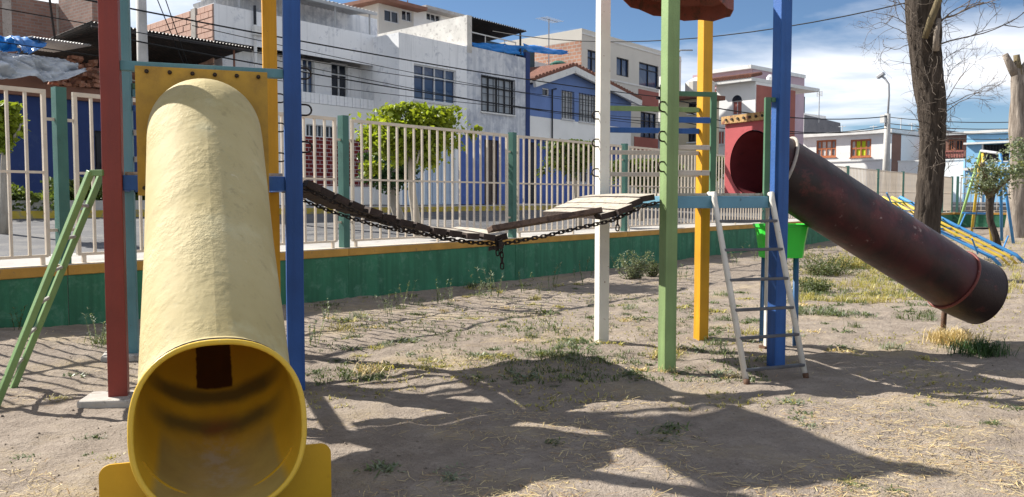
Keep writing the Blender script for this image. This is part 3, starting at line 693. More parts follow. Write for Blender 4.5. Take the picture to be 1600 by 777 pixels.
# D: white / weathered house with big windows and roof canopy
def build_house_d():
    F = FF(20.6); a0 = F.hit(625, 300)[0]; am = F.hit(730, 300)[0]; a1 = F.hit(821, 300)[0]
    zp = F.hit(626, 51)[1]; zf = F.hit(680, 205)[1]; zq = F.hit(775, 81)[1]
    t = empty('white_house', F.P(am, STY, -4), 'weathered white house with large windows, grey gate and blue ground floor', 'house')
    w1 = rect(F, 648, 713.5, 105, 160); w2 = rect(F, 752, 803, 122, 177)
    body(t, 'house_white', F, a0, am, zf + .003, zp, 8, [w1], SK)
    body(t, 'house_white_worn', F, am + .003, a1, zf + .003, zq, 8, [w2], 0)
    window(t, F, w1, 4, (2.3, 1), 'frame_white', 'glass_blue'); window(t, F, w2, 4, (2.3, 1), 'frame_dark', 'glass_curtain', grille=(6, 4))
    m = MB(); m.fbox(F, a1 + .004, F.hit(827, 300)[0], STY, F.hit(824, 82)[1], -.6, .03); m.build('downpipe_pillar', 'house_blue_dark', t)
    g1 = rect(F, 612, 660, 226, 316); g2 = rect(F, 664, 712, 228, 316); dr = rect(F, 757, 780, 219, 316); g1 = (max(g1[0], a0 + .1), *g1[1:])
    body(t, 'house_clean', F, a0, F.hit(716, 300)[0], STY, zf, 8, [(g1[0], g1[1], STY, g1[3]), (g2[0], g2[1], STY, g2[3])], SK, name='ground_floor')
    ag = F.hit(716, 300)[0]
    body(t, 'house_blue_deep', F, ag + .003, a1, STY, zf, 8, [(dr[0], dr[1], STY, dr[3])], name='ground_floor')
    for g in (g1, g2):
        m = MB(); m.fbox(F, g[0], g[1], STY, g[3], -.14, -.1); gt = m.build('gate', 'gate_blue', t)
        for k in range(7):
            m = MB(); A = g[0] + (g[1] - g[0]) * k / 7; m.fbox(F, A + .02, A + (g[1] - g[0]) / 7 - .02, STY + .05, g[3] - .05, -.1, -.075); m.build('gate_board', 'gate_blue', gt)
    door(t, F, (dr[0], dr[1], STY, dr[3]))
    m = MB(); m.fbox(F, a0 + .02, F.hit(727, 300)[0], zf - .05, zf + .05, -.1, .035); m.build('ledge', 'trim_white', t)
    # sunlit concrete wall running back over the roof
    o = F.P(am, 0); dv = (F.P(am + SK * 7, 0, -7) - o).normalized(); nv = V((-dv.y, dv.x, 0)); nv = nv if nv.dot(-o) > 0 else -nv
    zc = F.hit(728, 23)[1]
    m = MB(); m.obox(o + dv * 3.6 + nv * -.14 + Z * ((zp - .2 + zc) / 2), dv, nv, Z, 3.6, .12, (zc - zp + .2) / 2); m.build('roof_wall', 'concrete_pale', t)
    c0 = F.P(am + .05, zc - .02); c1 = F.P(F.hit(823, 300)[0], F.hit(820, 47)[1]); c1.z = zc - .02
    corrugated('canopy', 'corrugated_dark', t, c0, c1, c0 + N * 5 + U * 1.1 - Z * .4, c1 + N * 5 - Z * .4, 26, .03)
    for a in (F.hit(816, 300)[0],): m = MB(); m.tube([F.P(a, zq, -.1), F.P(a, zc - .05, -.1)], .04, 8); m.build('canopy_post', 'frame_dark', t)
    zz_ = F.hit(775, 62)[1]; m = MB()
    m.tube([F.P(am + .2, zz_ + .12, -.2), F.P(F.hit(812, 300)[0], zz_ + .12, -.2)], .025, 6)
    for px in (736, 765, 795, 812): a = F.hit(px, 300)[0]; m.tube([F.P(a, zq - .02, -.2), F.P(a, zz_ + .12, -.2)], .022, 6)
    m.build('railing', 'trim_white', t)
    G = FF(24.6); m = MB(); m.fbox(G, G.hit(735, 300)[0], G.hit(835, 300)[0], zq, zq + 1.5, -.2, 0); m.build('terrace_wall', 'dark_teal', t)
    tarp('bright blue cloth hung along the roof terrace railing', FF(20.75), [(737, 66), (760, 68), (790, 69), (818, 74)], [(737, 74), (760, 79), (790, 84), (818, 88)], 'tarp_bright', 40, 8, .06, 1.4, .05)
    tarp('blue awning cloth stretched between roof poles beside the antenna', FF(21.5), [(822, 68), (845, 71), (870, 76), (891, 80)], [(824, 80), (843, 84), (872, 86), (889, 84)], 'tarp_bright', 30, 8, .06, 6.4, .3)
    # penthouse further back
    P = FF(31.0); b0 = P.hit(594, 300)[0]; b1 = P.hit(648, 300)[0]; zt_ = P.hit(620, 12)[1]; zb = P.hit(620, 60)[1]
    t2 = empty('roof_house', P.P((b0 + b1) / 2, zb, -3), 'small rooftop house with dark windows above the white houses', 'house')
    wa = rect(P, 603, 626, 17, 36); wb_ = rect(P, 630, 646, 17, 34)
    body(t2, 'house_cream', P, b0, b1, zb - 4, zt_ + .003, 6, [wa, wb_], SK); window(t2, P, wa, 2, (1,), 'frame_white', 'glass_dark', sill=False); window(t2, P, wb_, 2, (1,), 'frame_white', 'glass_dark', sill=False)
    b2 = P.hit(712, 300)[0]; wc = rect(P, 668, 690, 22, 34)
    body(t2, 'house_clean', P, b1 + .01, b2, zb - 4, P.hit(660, 17)[1], 5, [wc], 0); window(t2, P, wc, 3, (1,), 'frame_white', 'glass_dark', sill=False)
    m = MB(); m.fbox(P, b0 - .5, b1 + .3, zt_ + .005, zt_ + .17, -6.3, .7); m.build('roof', 'house_brown', t2)
    m = MB(); m.fbox(P, b1 + .31, b2 + .3, P.hit(660, 17)[1] + .004, P.hit(660, 17)[1] + .16, -5.3, .6); m.build('roof', 'corrugated_pale', t2)
    m = MB(); m.tube([P.P(b0 + .7, zt_ + .3, -1), P.P(b1 - .2, zt_ + .3, -1)], .07, 6); m.tube([P.P(b0 + .7, zt_ + .55, -1.5), P.P(b1 + .6, zt_ + .62, -1.5)], .09, 6)
    for k in range(4): m.tube([P.P(b0 + 1 + k * .8, zt_ + .1, -1.4), P.P(b0 + 1 + k * .8, zt_ + .95, -1.4)], .03, 6)
    m.build('roof_clutter', 'house_brown', t2)
build_house_d()
# E: blue gabled house
def build_house_e():
    F = F22; a0 = F.hit(828, 300)[0]; a1 = F.hit(985, 300)[0]; ze = F.hit(838, 135)[1]; zb = F.hit(828, 181)[1]; zw = F.hit(828, 214)[1]
    t = empty('blue_house', F.P((a0 + a1) / 2, STY, -4), 'blue gabled house with red tiled roof and white balcony band', 'house')
    apx = F.hit(886, 107); ap = apx[0]; zk = F.hit(886, 111)[1]
    rt = F.hit(965, 166); 
    hs = [rect(F, 847, 858, 138, 150), rect(F, 877, 895, 143, 186), rect(F, 904, 931, 148, 191)]
    body(t, 'house_blue', F, a0, a1, zb + .003, ze, 8, hs, 0, roof=False)
    m = MB(); zr_ = ze
    m.face([F.P(a0, ze), F.P(a1, ze), F.P(ap, zk)]); m.face([F.P(a0, ze, -.1), F.P(ap, zk, -.1), F.P(a1, ze, -.1)]); m.build('gable', 'house_blue', t)
    window(t, F, hs[0], 1, (1,), 'trim_white', 'glass_dark', sill=False); window(t, F, hs[1], 2, (1,), 'frame_white', 'glass_curtain', grille=(4, 5)); window(t, F, hs[2], 3, (1,), 'frame_white', 'glass_curtain', grille=(6, 5))
    body(t, 'house_clean', F, a0 - .02, a1, zw, zb, 8, (), 0, name='balcony_band')
    dd = [rect(F, 835, 850, 222, 318), rect(F, 896, 930, 226, 285)]; dd[0] = (dd[0][0], dd[0][1], STY, dd[0][3])
    G = FF(22.4); body(t, 'house_blue_deep', G, G.hit(828, 300)[0], a1, STY, zw - .003, 7, [dd[0], dd[1]], 0, name='ground_floor')
    door(t, G, dd[0], 'frame_dark', panels=1); window(t, G, dd[1], 3, (1,), 'frame_white', 'glass_dark', grille=(6, 4))
    m = MB(); a = F.hit(861, 300)[0]; m.tube([F.P(a, zb - 1.2, .06), F.P(a, F.hit(861, 140)[1], .06), F.P(a + .3, F.hit(861, 138)[1], .06)], .035, 6); m.build('drain_pipe', 'frame_dark', t)
    # roof planes of rounded tiles and fascia boards
    def plane(e0, e1, over=.45, dep=8):
        e0 = V((e0[0], 0, e0[1])); e1 = V((e1[0], 0, e1[1])); d = (e1 - e0); L = d.length; nt_ = max(6, int(L / .26))
        m = MB()
        for r_ in range(int((dep + over) / .42)):
            pass
        for k in range(nt_):
            p = e0 + d * ((k + .5) / nt_)
            # rows run along the ridge direction (n): half-round covers seen end-on along the rake
            y0, y1 = over, -dep
            m.tube([F.P(p.x, p.z + .12, y0), F.P(p.x, p.z + .12, y1)], .14, 8)
        m.build('roof_tiles', 'tile_roof', t)
        q = MB(); up = V((-d.z, 0, d.x)).normalized(); up = up if up.z > 0 else -up
        for (o0, o1, h0, h1, mt, nm) in ((over - .12, over + .02, -.22, .06, 'trim_white', 'fascia'), (-dep, over - .13, -.02, .06, 'trim_white', 'roof_deck')):
            q = MB(); c = [(e0 + up * h0), (e1 + up * h0), (e1 + up * h1), (e0 + up * h1)]
            vs = [F.P(v.x, v.z, o0) for v in c] + [F.P(v.x, v.z, o1) for v in c]
            q.vf(vs, [(0, 1, 2, 3), (7, 6, 5, 4), (0, 4, 5, 1), (1, 5, 6, 2), (2, 6, 7, 3), (3, 7, 4, 0)]); q.build(nm, mt, t)
    sl_ = (zk - ze) / (a1 - ap)
    plane((ap, zk + .1), (a1 + .3, ze + .1 - .3 * sl_)); sl2 = (zk - ze) / (ap - a0)
    plane((a0 - .25, ze + .1 - .25 * sl2 * .3), (ap - .02, zk + .1))
    H_ = FF(25); m = MB(); m.fbox(H_, H_.hit(826, 300)[0], H_.hit(890, 300)[0], zb, H_.hit(840, 97)[1], -.2, 0); m.build('back_wall', 'house_white', t)
    # antenna and green tank on the roof
    A = FF(23.5)
    an = empty('roof_antenna', A.P(A.hit(857, 300)[0], ze), 'tall television antenna on the roof of the blue gabled house', 'antenna')
    a = A.hit(857, 300)[0]; m = MB(); z1 = A.hit(857, 29)[1]; m.tube([A.P(a, ze, 0), A.P(a, z1)], .03, 6); m.build('mast', 'lamp_grey', an)
    m = MB(); m.tube([A.P(a - .6, z1 - .05), A.P(a + .75, z1 - .05)], .015, 5)
    for k in range(8): m.tube([A.P(a - .55 + k * .18, z1 - .05, -.35), A.P(a - .55 + k * .18, z1 - .05, .35)], .01, 4)
    m.build('elements', 'lamp_grey', an)
    m = MB(); c = A.P(A.hit(872, 300)[0], A.hit(872, 103)[1]); m.tube([c - Z * .35, c + Z * .1, c + Z * .22], [.42, .42, .2], 16); o = m.build('water_tank', 'tank_green'); tag(o, 'dark green water tank behind the tiled gable', 'water tank')
build_house_e()
# F: cream three-storey building with brick flank
def build_house_f():
    F = FF(23.0); a0 = F.hit(908, 300)[0]; a1 = F.hit(1062, 300)[0]; z1 = F.hit(908, 44)[1]
    t = empty('cream_building', F.P((a0 + a1) / 2, STY, -4), 'cream three-storey building with bare brick flank behind the white post', 'building')
    hs = [rect(F, 917, 941, 80, 114), rect(F, 962, 981, 91, 119), rect(F, 997, 1027, 100, 138), rect(F, 1000, 1024, 176, 216), rect(F, 961, 972, 175, 214), rect(F, 940, 958, 172, 210)]
    m_ = body(t, 'house_cream', F, a0, a1, STY, z1, 9, hs, SK)
    for h, c, r in ((hs[0], 3, (2, 1)), (hs[1], 2, (1,)), (hs[2], 2, (3, 1)), (hs[3], 3, (2, 1)), (hs[4], 1, (1,)), (hs[5], 2, (1,))): window(t, F, h, c, r, 'frame_dark', 'glass_blue', sill=False)
    o = F.P(a0, 0); dv = (F.P(a0 + SK * 7, 0, -7) - o).normalized(); nv = V((-dv.y, dv.x, 0)); nv = nv if nv.dot(-o) > 0 else -nv
    m = MB(); z0 = F.hit(890, 118)[1]; zt_ = z1 - .55; p = [(0, z0), (8.5, z0), (8.5, zt_), (0, zt_)]
    m.face([o + dv * x + nv * .02 + Z * z for x, z in p], [(x, z) for x, z in p]); m.build('brick_flank', 'brick_side', t)
    for y0, y1, x0, x1 in ((142, 166, 996, 1028), (216, 236, 990, 1036)):
        m = MB(); r = rect(F, x0, x1, y0, y1); m.fbox(F, *r, -.05, .03); m.build('wall_panel', 'house_red', t)
    for y in (66, 126): m = MB(); z = F.hit(960, y)[1]; m.fbox(F, a0 + .01, a1 - .01, z - .04, z + .04, -.05, .03); m.build('ledge', 'trim_white', t)
build_house_f()
# G: low yellow house, white arched-window house, pink upper house
def ff_s(s): return FS(s)
def build_g():
    S = 46.0; F = FS(S)
    # low yellow house between the green and yellow posts
    G = FS(40.0); r = rect(G, 1058, 1093, 156, 262)
    t = empty('yellow_house', G.P((r[0] + r[1]) / 2, STY, -3), 'small cream yellow house seen between the green and yellow posts', 'house')
    w = [rect(G, 1074, 1086, 160, 178), rect(G, 1074, 1086, 200, 222)]
    body(t, 'house_yellow', G, r[0], r[1], STY, r[3], 1.6, w, 0)
    for k in w: window(t, G, k, 2, (1,), 'frame_dark', 'glass_dark')
    m = MB(); m.fbox(G, r[0] - .3, r[1] + .3, r[3] + .004, r[3] + .22, -1.7, .4); m.build('roof', 'tile_roof', t)
    c = G.P(G.hit(1077, 300)[0], 0, -.8); z = FS(42).hit(1077, 137)[1]; m = MB(); m.tube([(c.x, c.y, r[3] + .2), (c.x, c.y, z), (c.x, c.y, z + .25)], [.75, .75, .3], 18); o = m.build('water_tank', 'house_cream'); tag(o, 'round cream water tank on the small yellow house', 'water tank')
    # white house with arched window
    a0, a1 = F.hit(1117, 300)[0], F.hit(1178, 300)[0]; z1 = F.hit(1150, 131)[1]
    t = empty('white_house', F.P((a0 + a1) / 2, STY, -4), 'white house with an arched window and red street side', 'house')
    aw = rect(F, 1142, 1157, 158, 180); w2 = rect(F, 1120, 1130, 205, 226)
    body(t, 'house_clean', F, a0, a1, STY, z1, 3.0, [aw, w2], 0)
    window(t, F, aw, 2, (1,), 'frame_white', 'glass_dark', sill=True); window(t, F, w2, 2, (1,), 'frame_white', 'glass_dark')
    m = MB(); cx = (aw[0] + aw[1]) / 2; rr = (aw[1] - aw[0]) / 2; pts = [F.P(cx + rr * math.cos(k * math.pi / 16), aw[3] + rr * 1.0 * math.sin(k * math.pi / 16), .02) for k in range(17)]; m.face(pts)
    back = [p - F.m * .05 for p in pts]
    for k in range(16): m.face([pts[k], pts[k + 1], back[k + 1], back[k]])
    m.build('arch_pane', 'glass_dark', t)
    m = MB(); m.fbox(F, a0 - .35, a1 + .02, z1 + .004, z1 + .2, -7, .45); m.build('eave', 'trim_white', t)
    m = MB()
    for k in range(18): a = a0 - .35 + (a1 - a0 + .37) * (k + .5) / 18; m.tube([F.P(a, z1 + .28, .5), F.P(a, z1 + .5, -.6)], .11, 8)
    m.build('eave_tiles', 'tile_roof', t)
    # red street side
    K = SIDE(F, a1 + .02); b0 = K.hit(1178, 300)[0]; b1 = K.hit(1240, 300)[0]
    hw = [rect(K, 1215, 1222, 165, 178)]
    body(t, 'house_red', K, b0 + .1, b1, STY, K.hit(1178, 131)[1] - .02, 5, hw, 0, name='red_wall'); window(t, K, hw[0], 1, (1,), 'frame_white', 'glass_dark')
    # pink upper house
    P = FS(56.0); r = rect(P, 1098, 1172, 113, 260)
    t = empty('pink_house', P.P(r[0], STY, -4), 'pale pink upper house rising behind the arched-window house', 'house')
    w = [rect(P, 1127, 1150, 121, 131)]; body(t, 'house_pink', P, r[0], r[1], STY, r[3], 7, w, 0); window(t, P, w[0], 4, (1,), 'frame_dark', 'glass_dark', sill=False)
    m = MB(); m.fbox(P, r[0] - .2, r[1] + .1, r[3] + .004, r[3] + .25, -7, .3); m.build('roof_slab', 'trim_white', t)
    K = SIDE(P, r[1] + .02); hw = [rect(K, 1177, 1181, 124, 132), rect(K, 1184, 1189, 125, 133)]
    body(t, 'house_pink', K, K.hit(1172, 300)[0] + .1, K.hit(1205, 300)[0], STY, r[3] + .1, 5, hw, 0, name='street_wall')
    for h in hw: window(t, K, h, 1, (1,), 'frame_white', 'glass_dark', sill=False)
    T = FS(52.0); c = T.P(T.hit(1201, 300)[0], T.hit(1201, 128)[1]); m = MB(); rr = 6.5 / FPX * c.y; m.tube([c - Z * .55, c + Z * .25, c + Z * .42], [rr, rr, rr * .5], 18); m.tube([c + V((rr, 0, .1)), c + V((rr * 1.9, 0, .1))], .1, 6); o = m.build('water_tank', 'tank_white'); tag(o, 'white rooftop water tank beside the pink house', 'water tank')
    m = MB(); m.tube([c - Z * 3.2, c - Z * .55], rr * .7, 10); o = m.build('tank_stand', 'house_grey'); tag(o, 'grey stand under the white rooftop water tank', 'stand')
build_g()
# H: houses across the end of the street
def build_h():
    F = FS(66.0)
    # dark grey upper volume with white front strip
    G = FS(76.0); r = rect(G, 1236, 1254, 178, 262); t = empty('grey_house', G.P(r[1], STY, -3), 'tall dark grey side wall with narrow white front and roof ladder', 'house')
    body(t, 'house_clean', G, r[0], r[1], STY, r[3], 4, (), 0)
    K = SIDE(G, r[1] + .03); a0, a1 = K.hit(1254, 300)[0], K.hit(1320, 300)[0]
    m = MB(); za = K.hit(1254, 179)[1]; zb = K.hit(1312, 192)[1]
    m.face([K.P(a0 + .02, STY), K.P(a1, STY), K.P(a1 - 1.2, zb), K.P(a0 + .02, za)]); m.face([K.P(a0 + .02, STY, -4), K.P(a0 + .02, za, -4), K.P(a1 - 1.2, zb, -4), K.P(a1, STY, -4)])
    m.face([K.P(a0 + .02, za), K.P(a1 - 1.2, zb), K.P(a1 - 1.2, zb, -4), K.P(a0 + .02, za, -4)]); m.face([K.P(a1 - 1.2, zb), K.P(a1, STY), K.P(a1, STY, -4), K.P(a1 - 1.2, zb, -4)]); m.build('side_wall', 'house_grey', t)
    m = MB(); q = G.P(r[1] - .1, r[3], -.2)
    for dx in (-1.3, 0): m.tube([q + G.a * dx, q + G.a * dx + Z * 1.5], .04, 6)
    for k in range(4): m.tube([q - G.a * 1.3 + Z * (.3 + .38 * k), q + Z * (.3 + .38 * k)], .03, 6)
    m.build('roof_rail', 'frame_dark', t)
    A = FS(78); a = A.hit(1277, 300)[0]; an = empty('roof_antenna', A.P(a, A.hit(1277, 180)[1]), 'television antenna on the dark grey house', 'antenna')
    z1 = A.hit(1277, 143)[1]; m = MB(); m.tube([A.P(a, A.hit(1277, 192)[1]), A.P(a, z1)], .05, 6); m.build('mast', 'lamp_grey', an)
    m = MB()
    for k in range(4): m.tube([A.P(a - .25 - .0 * k, z1 - .12 * k - .05, 0), A.P(a + .3, z1 - .12 * k - .05)], .03, 4)
    for k in (-.22, 0, .26): m.tube([A.P(a + k, z1 - .5), A.P(a + k, z1)], .025, 4)
    m.build('elements', 'lamp_grey', an)
    # long white house with coloured curtains
    r = rect(F, 1246, 1391, 212, 262); r = (r[0], r[1], STY, r[3]); t = empty('white_house', F.P((r[0] + r[1]) / 2, STY, -3), 'long low white house with orange window frames and lime curtains', 'house')
    w1 = rect(F, 1274, 1305, 219, 246); w2 = rect(F, 1327, 1359.5, 218, 246)
    body(t, 'house_clean', F, *r, 7, [w1, w2], 0)
    for w, pn in ((w1, ['glass_curtain', 'glass_curtain', 'curtain_white', 'curtain_white', 'curtain_white', 'curtain_white', 'glass_curtain', 'glass_curtain']), (w2, ['glass_curtain', 'curtain_white', 'curtain_lime', 'curtain_lime', 'curtain_lime', 'curtain_lime', 'curtain_white', 'glass_curtain'])):
        window(t, F, w, 4, (1, 1), 'frame_orange', 'glass_curtain', panes=pn, fw=.13)
    m = MB(); m.fbox(F, r[0] - .1, r[1] + .15, r[3] + .004, r[3] + .28, -7, .35); m.build('cornice', 'trim_white', t)
    m = MB(); z = F.hit(1320, 252)[1]; m.fbox(F, r[0], r[1], z - .05, z + .05, -.05, .06); m.build('ledge', 'trim_white', t)
    K = SIDE(F, r[1] + .02); m = MB(); m.fbox(K, K.hit(1391.5, 300)[0] + .05, K.hit(1406, 300)[0], STY, r[3] + .1, -.25, 0); m.build('side_wall', 'house_brown', t)
    # gap of clutter, then small white wall
    G = FS(64.0); q = rect(G, 1402, 1504, 252, 262); t = empty('garden_wall', G.P((q[0] + q[1]) / 2, STY), 'plain white garden wall behind the big tree trunk', 'wall')
    m = MB(); m.fbox(G, q[0], q[1], STY, q[3], -.3, 0); m.build('wall_body', 'house_clean', t); m = MB(); m.fbox(G, q[0] - .02, q[1] + .02, q[3], q[3] + .1, -.34, .04); m.build('coping', 'trim_white', t)
    G = FS(72.0); q = rect(G, 1398, 1440, 214, 262); t = empty('brown_shed', G.P(q[0], STY, -2), 'cluttered dark shed roof between the white house and the tree trunk', 'shed')
    body(t, 'house_brown', G, q[0], q[1], STY, G.hit(1415, 232)[1], 5)
    for k in range(9):
        m = MB(); a = q[0] + (q[1] - q[0]) * random.random() * .9; z = G.hit(1415, 232)[1] + .05; w = random.uniform(.2, .6); hh = random.uniform(.3, 1.3); y = random.uniform(-2, -.2); m.fbox(G, a, a + w, z, z + hh, y - w, y); m.build('junk', random.choice(['corrugated_dark', 'corrugated_pale', 'door_brown', 'tank_green', 'house_white']), t)
    corrugated('shed_roof', 'corrugated_dark', t, G.P(q[0], G.hit(1415, 219)[1], .4), G.P(q[1], G.hit(1415, 222)[1], .4), G.P(q[0], G.hit(1415, 213)[1], -3), G.P(q[1], G.hit(1415, 216)[1], -3), 14, .04)
    G = FS(74.0); q = rect(G, 1416, 1475, 210, 262); t = empty('white_house', G.P(q[0], STY, -2), 'narrow white house half hidden by the big tree trunk', 'house')
    w = rect(G, 1420, 1428, 222, 240); body(t, 'house_white', G, q[0], q[1], STY, q[3], 5, [w]); window(t, G, w, 1, (1,), 'frame_dark', 'glass_dark')
    m = MB(); m.fbox(G, q[0] - .2, q[1] + .2, q[3] + .004, q[3] + .2, -5, .3); m.build('roof_slab', 'house_grey', t)
    G = FS(70.0); q = rect(G, 1470, 1507, 212, 262); t = empty('brown_house', G.P(q[0], STY, -2), 'brown house with dark upper windows right of the big trunk', 'house')
    w = [rect(G, 1480, 1488, 219, 235), rect(G, 1491, 1502, 219, 235)]; body(t, 'house_brown', G, q[0], q[1], STY, q[3], 5, w)
    for k in w: window(t, G, k, 2, (1,), 'frame_orange', 'glass_dark', sill=False)
    m = MB()
    for k in range(9): a = q[0] + (q[1] - q[0]) * (k + .5) / 9; m.fbox(G, a - .06, a + .06, G.hit(1490, 247)[1], G.hit(1490, 238)[1], .25, .33)
    m.fbox(G, q[0], q[1], G.hit(1490, 238)[1], G.hit(1490, 236)[1], .2, .4); m.build('balcony_rail', 'house_red', t)
    m = MB(); m.fbox(G, q[0] - .2, q[1] + .2, q[3] + .004, q[3] + .2, -5, .5); m.build('roof_slab', 'corrugated_pale', t)
    G = FS(62.0); q = rect(G, 1508, 1660, 207, 262); t = empty('sky_blue_house', G.P((q[0] + q[1]) / 2, STY, -2), 'sky blue house with white bands behind the swing set', 'house')
    w = [rect(G, 1535, 1575, 226, 252), rect(G, 1510, 1516, 250, 262)]; body(t, 'house_sky', G, q[0], q[1], STY, q[3], 7, w[:1]); window(t, G, w[0], 4, (1,), 'frame_dark', 'glass_dark', grille=(8, 2))
    for y0, y1 in ((204, 208), (222, 225), (262, 266)): m = MB(); m.fbox(G, q[0] - .1, q[1] + .1, G.hit(1540, y1)[1], G.hit(1540, y0)[1], -.2, .25); m.build('white_band', 'trim_white', t)
    m = MB(); m.fbox(G, G.hit(1532, 300)[0], G.hit(1535, 300)[0], STY, G.hit(1540, 225)[1], -.1, .05); m.build('pillar', 'trim_white', t)
build_h()
# ------------------------------------------------------------------ play towers
def g0(px, py): p = gp(px, py); return V((p.x, p.y, 0))
RED, BLU, TEA = g0(186, 628), g0(463, 606), g0(205, 564); YEL = BLU + (TEA - RED)
WHT, GRN, BLR, YLR = g0(940, 533), g0(1042, 580), g0(1212, 572), g0(1095, 528)
def rot2(a): return V((math.cos(R(a)), math.sin(R(a)), 0)), V((-math.sin(R(a)), math.cos(R(a)), 0))
def post(parent, p, w, ang, z1, mt, z0=-.15):
    a, b = rot2(ang + random.uniform(-1, 1)); m = MB(); vs = []; n = 9; lx, ly = random.uniform(-.008, .008), random.uniform(-.008, .008)
    for i in range(n):
        k = i / (n - 1); z = z0 + (z1 - z0) * k; c = V((p.x + lx * k + random.uniform(-.0015, .0015), p.y + ly * k + random.uniform(-.0015, .0015), z))
        for (x, y) in ((-1, -1), (1, -1), (1, 1), (-1, 1)): vs.append(c + a * x * w / 2 + b * y * w / 2)
    m.vf(vs, [(i * 4 + j, i * 4 + (j + 1) % 4, (i + 1) * 4 + (j + 1) % 4, (i + 1) * 4 + j) for i in range(n - 1) for j in range(4)] + [(3, 2, 1, 0), tuple((n - 1) * 4 + j for j in range(4))])
    return m.build('post', mt, parent, bevel=.006)
def zat(px, py, Y): return at(px, py, Y).z
def uhook(parent, p, out, w=.07, L=.075, r=.007, name='hook', lean=0):
    out = V(out).normalized(); 
    pts = [p + Z * w / 2 - out * .02, p + Z * w / 2 + out * L * .6]
    for k in range(1, 6): a = math.pi / 2 - k * math.pi / 6; pts.append(p + out * (L * .6 + math.cos(a) * w / 2) + Z * math.sin(a) * w / 2)
    pts += [p - Z * w / 2 + out * L * .6, p - Z * w / 2 - out * .02]
    m = MB(); m.tube(pts, r, 6); return m.build(name, 'iron', parent, smooth=True)
def ring_plate(m, F, a0, a1, z0, z1, ac, zc, r, th=.012, n=48):
    def outer(t):
        c, s = math.cos(t), math.sin(t); k = 1e9
        if c > 1e-6: k = min(k, (a1 - ac) / c)
        if c < -1e-6: k = min(k, (a0 - ac) / c)
        if s > 1e-6: k = min(k, (z1 - zc) / s)
        if s < -1e-6: k = min(k, (z0 - zc) / s)
        return ac + c * k, zc + s * k
    ts = [2 * math.pi * k / n for k in range(n)] + [math.atan2(z - zc, a - ac) % (2 * math.pi) for a in (a0, a1) for z in (z0, z1)]
    ts = sorted(ts); n = len(ts)
    O = [outer(t) for t in ts]; I = [(ac + math.cos(t) * r, zc + math.sin(t) * r) for t in ts]
    for k in range(n):
        j = (k + 1) % n
        m.face([F.P(*I[k]), F.P(*O[k]), F.P(*O[j]), F.P(*I[j])]); m.face([F.P(*I[j], -th), F.P(*O[j], -th), F.P(*O[k], -th), F.P(*I[k], -th)])
        m.face([F.P(*I[k]), F.P(*I[j]), F.P(*I[j], -th), F.P(*I[k], -th)]); m.face([F.P(*O[k]), F.P(*O[k], -th), F.P(*O[j], -th), F.P(*O[j])])
def cone_roof(parent, c, rad, z_e, h, sides=8, rot0=0, tilt=(0, 0), skirt=.14, mt='rust_roof', sag=.5):
    m = MB(); rings = [(1.0, -skirt), (1.0, 0), (.7, h * .38), (.35, h * .75), (.04, h)]
    vs = []; k2 = sides * 2
    for q, (rr, zz_) in enumerate(rings):
        for k in range(k2):
            a = rot0 + 2 * math.pi * k / k2; r_ = rad * rr * (1.0 if k % 2 == 0 else .965); sg = (-.03 if k % 2 else .015) if q < 2 else 0
            x, y = math.cos(a) * r_, math.sin(a) * r_
            vs.append(V((c.x + x, c.y + y, z_e + zz_ + sg * sag + x * tilt[0] + y * tilt[1])))
    fs = [(i * k2 + k, i * k2 + (k + 1) % k2, (i + 1) * k2 + (k + 1) % k2, (i + 1) * k2 + k) for i in range(len(rings) - 1) for k in range(k2)]
    fs.append(tuple((len(rings) - 1) * k2 + k for k in range(k2)))
    m.vf(vs, fs); o = m.build('roof', mt, parent); sd = o.modifiers.new('th', 'SOLIDIFY'); sd.thickness = .008; return o
def vault_roof(parent, A, B, C, D, z, h, sc=.90, n=10):
    """curved sheet roof over the four posts with a short drop at its edges"""
    c = (A + B + C + D) / 4; m = MB(); vs = []
    for j in range(n + 1):
        for i in range(n + 1):
            u, v = i / n, j / n; p = (A * (1 - u) + B * u) * (1 - v) + (D * (1 - u) + C * u) * v; p = c + (p - c) * sc
            w = (1 - (2 * u - 1) ** 2) * (1 - .5 * (2 * v - 1) ** 2); vs.append(V((p.x, p.y, z + h * w + .012 * math.sin(v * 25))))
    k = n + 1; fs = [(j * k + i, j * k + i + 1, (j + 1) * k + i + 1, (j + 1) * k + i) for j in range(n) for i in range(n)]
    m.vf(vs, fs); o = m.build('roof', 'rust_roof', parent, smooth=True); sd = o.modifiers.new('th', 'SOLIDIFY'); sd.thickness = .01
    for p, q in ((A, B), (B, C), (C, D), (D, A)):
        p = c + (p - c) * sc; q = c + (q - c) * sc; m = MB(); m.bar(V((p.x, p.y, z - .03)), V((q.x, q.y, z - .03)), .02, .09); m.build('roof_edge', 'rust_roof', parent)
    return o
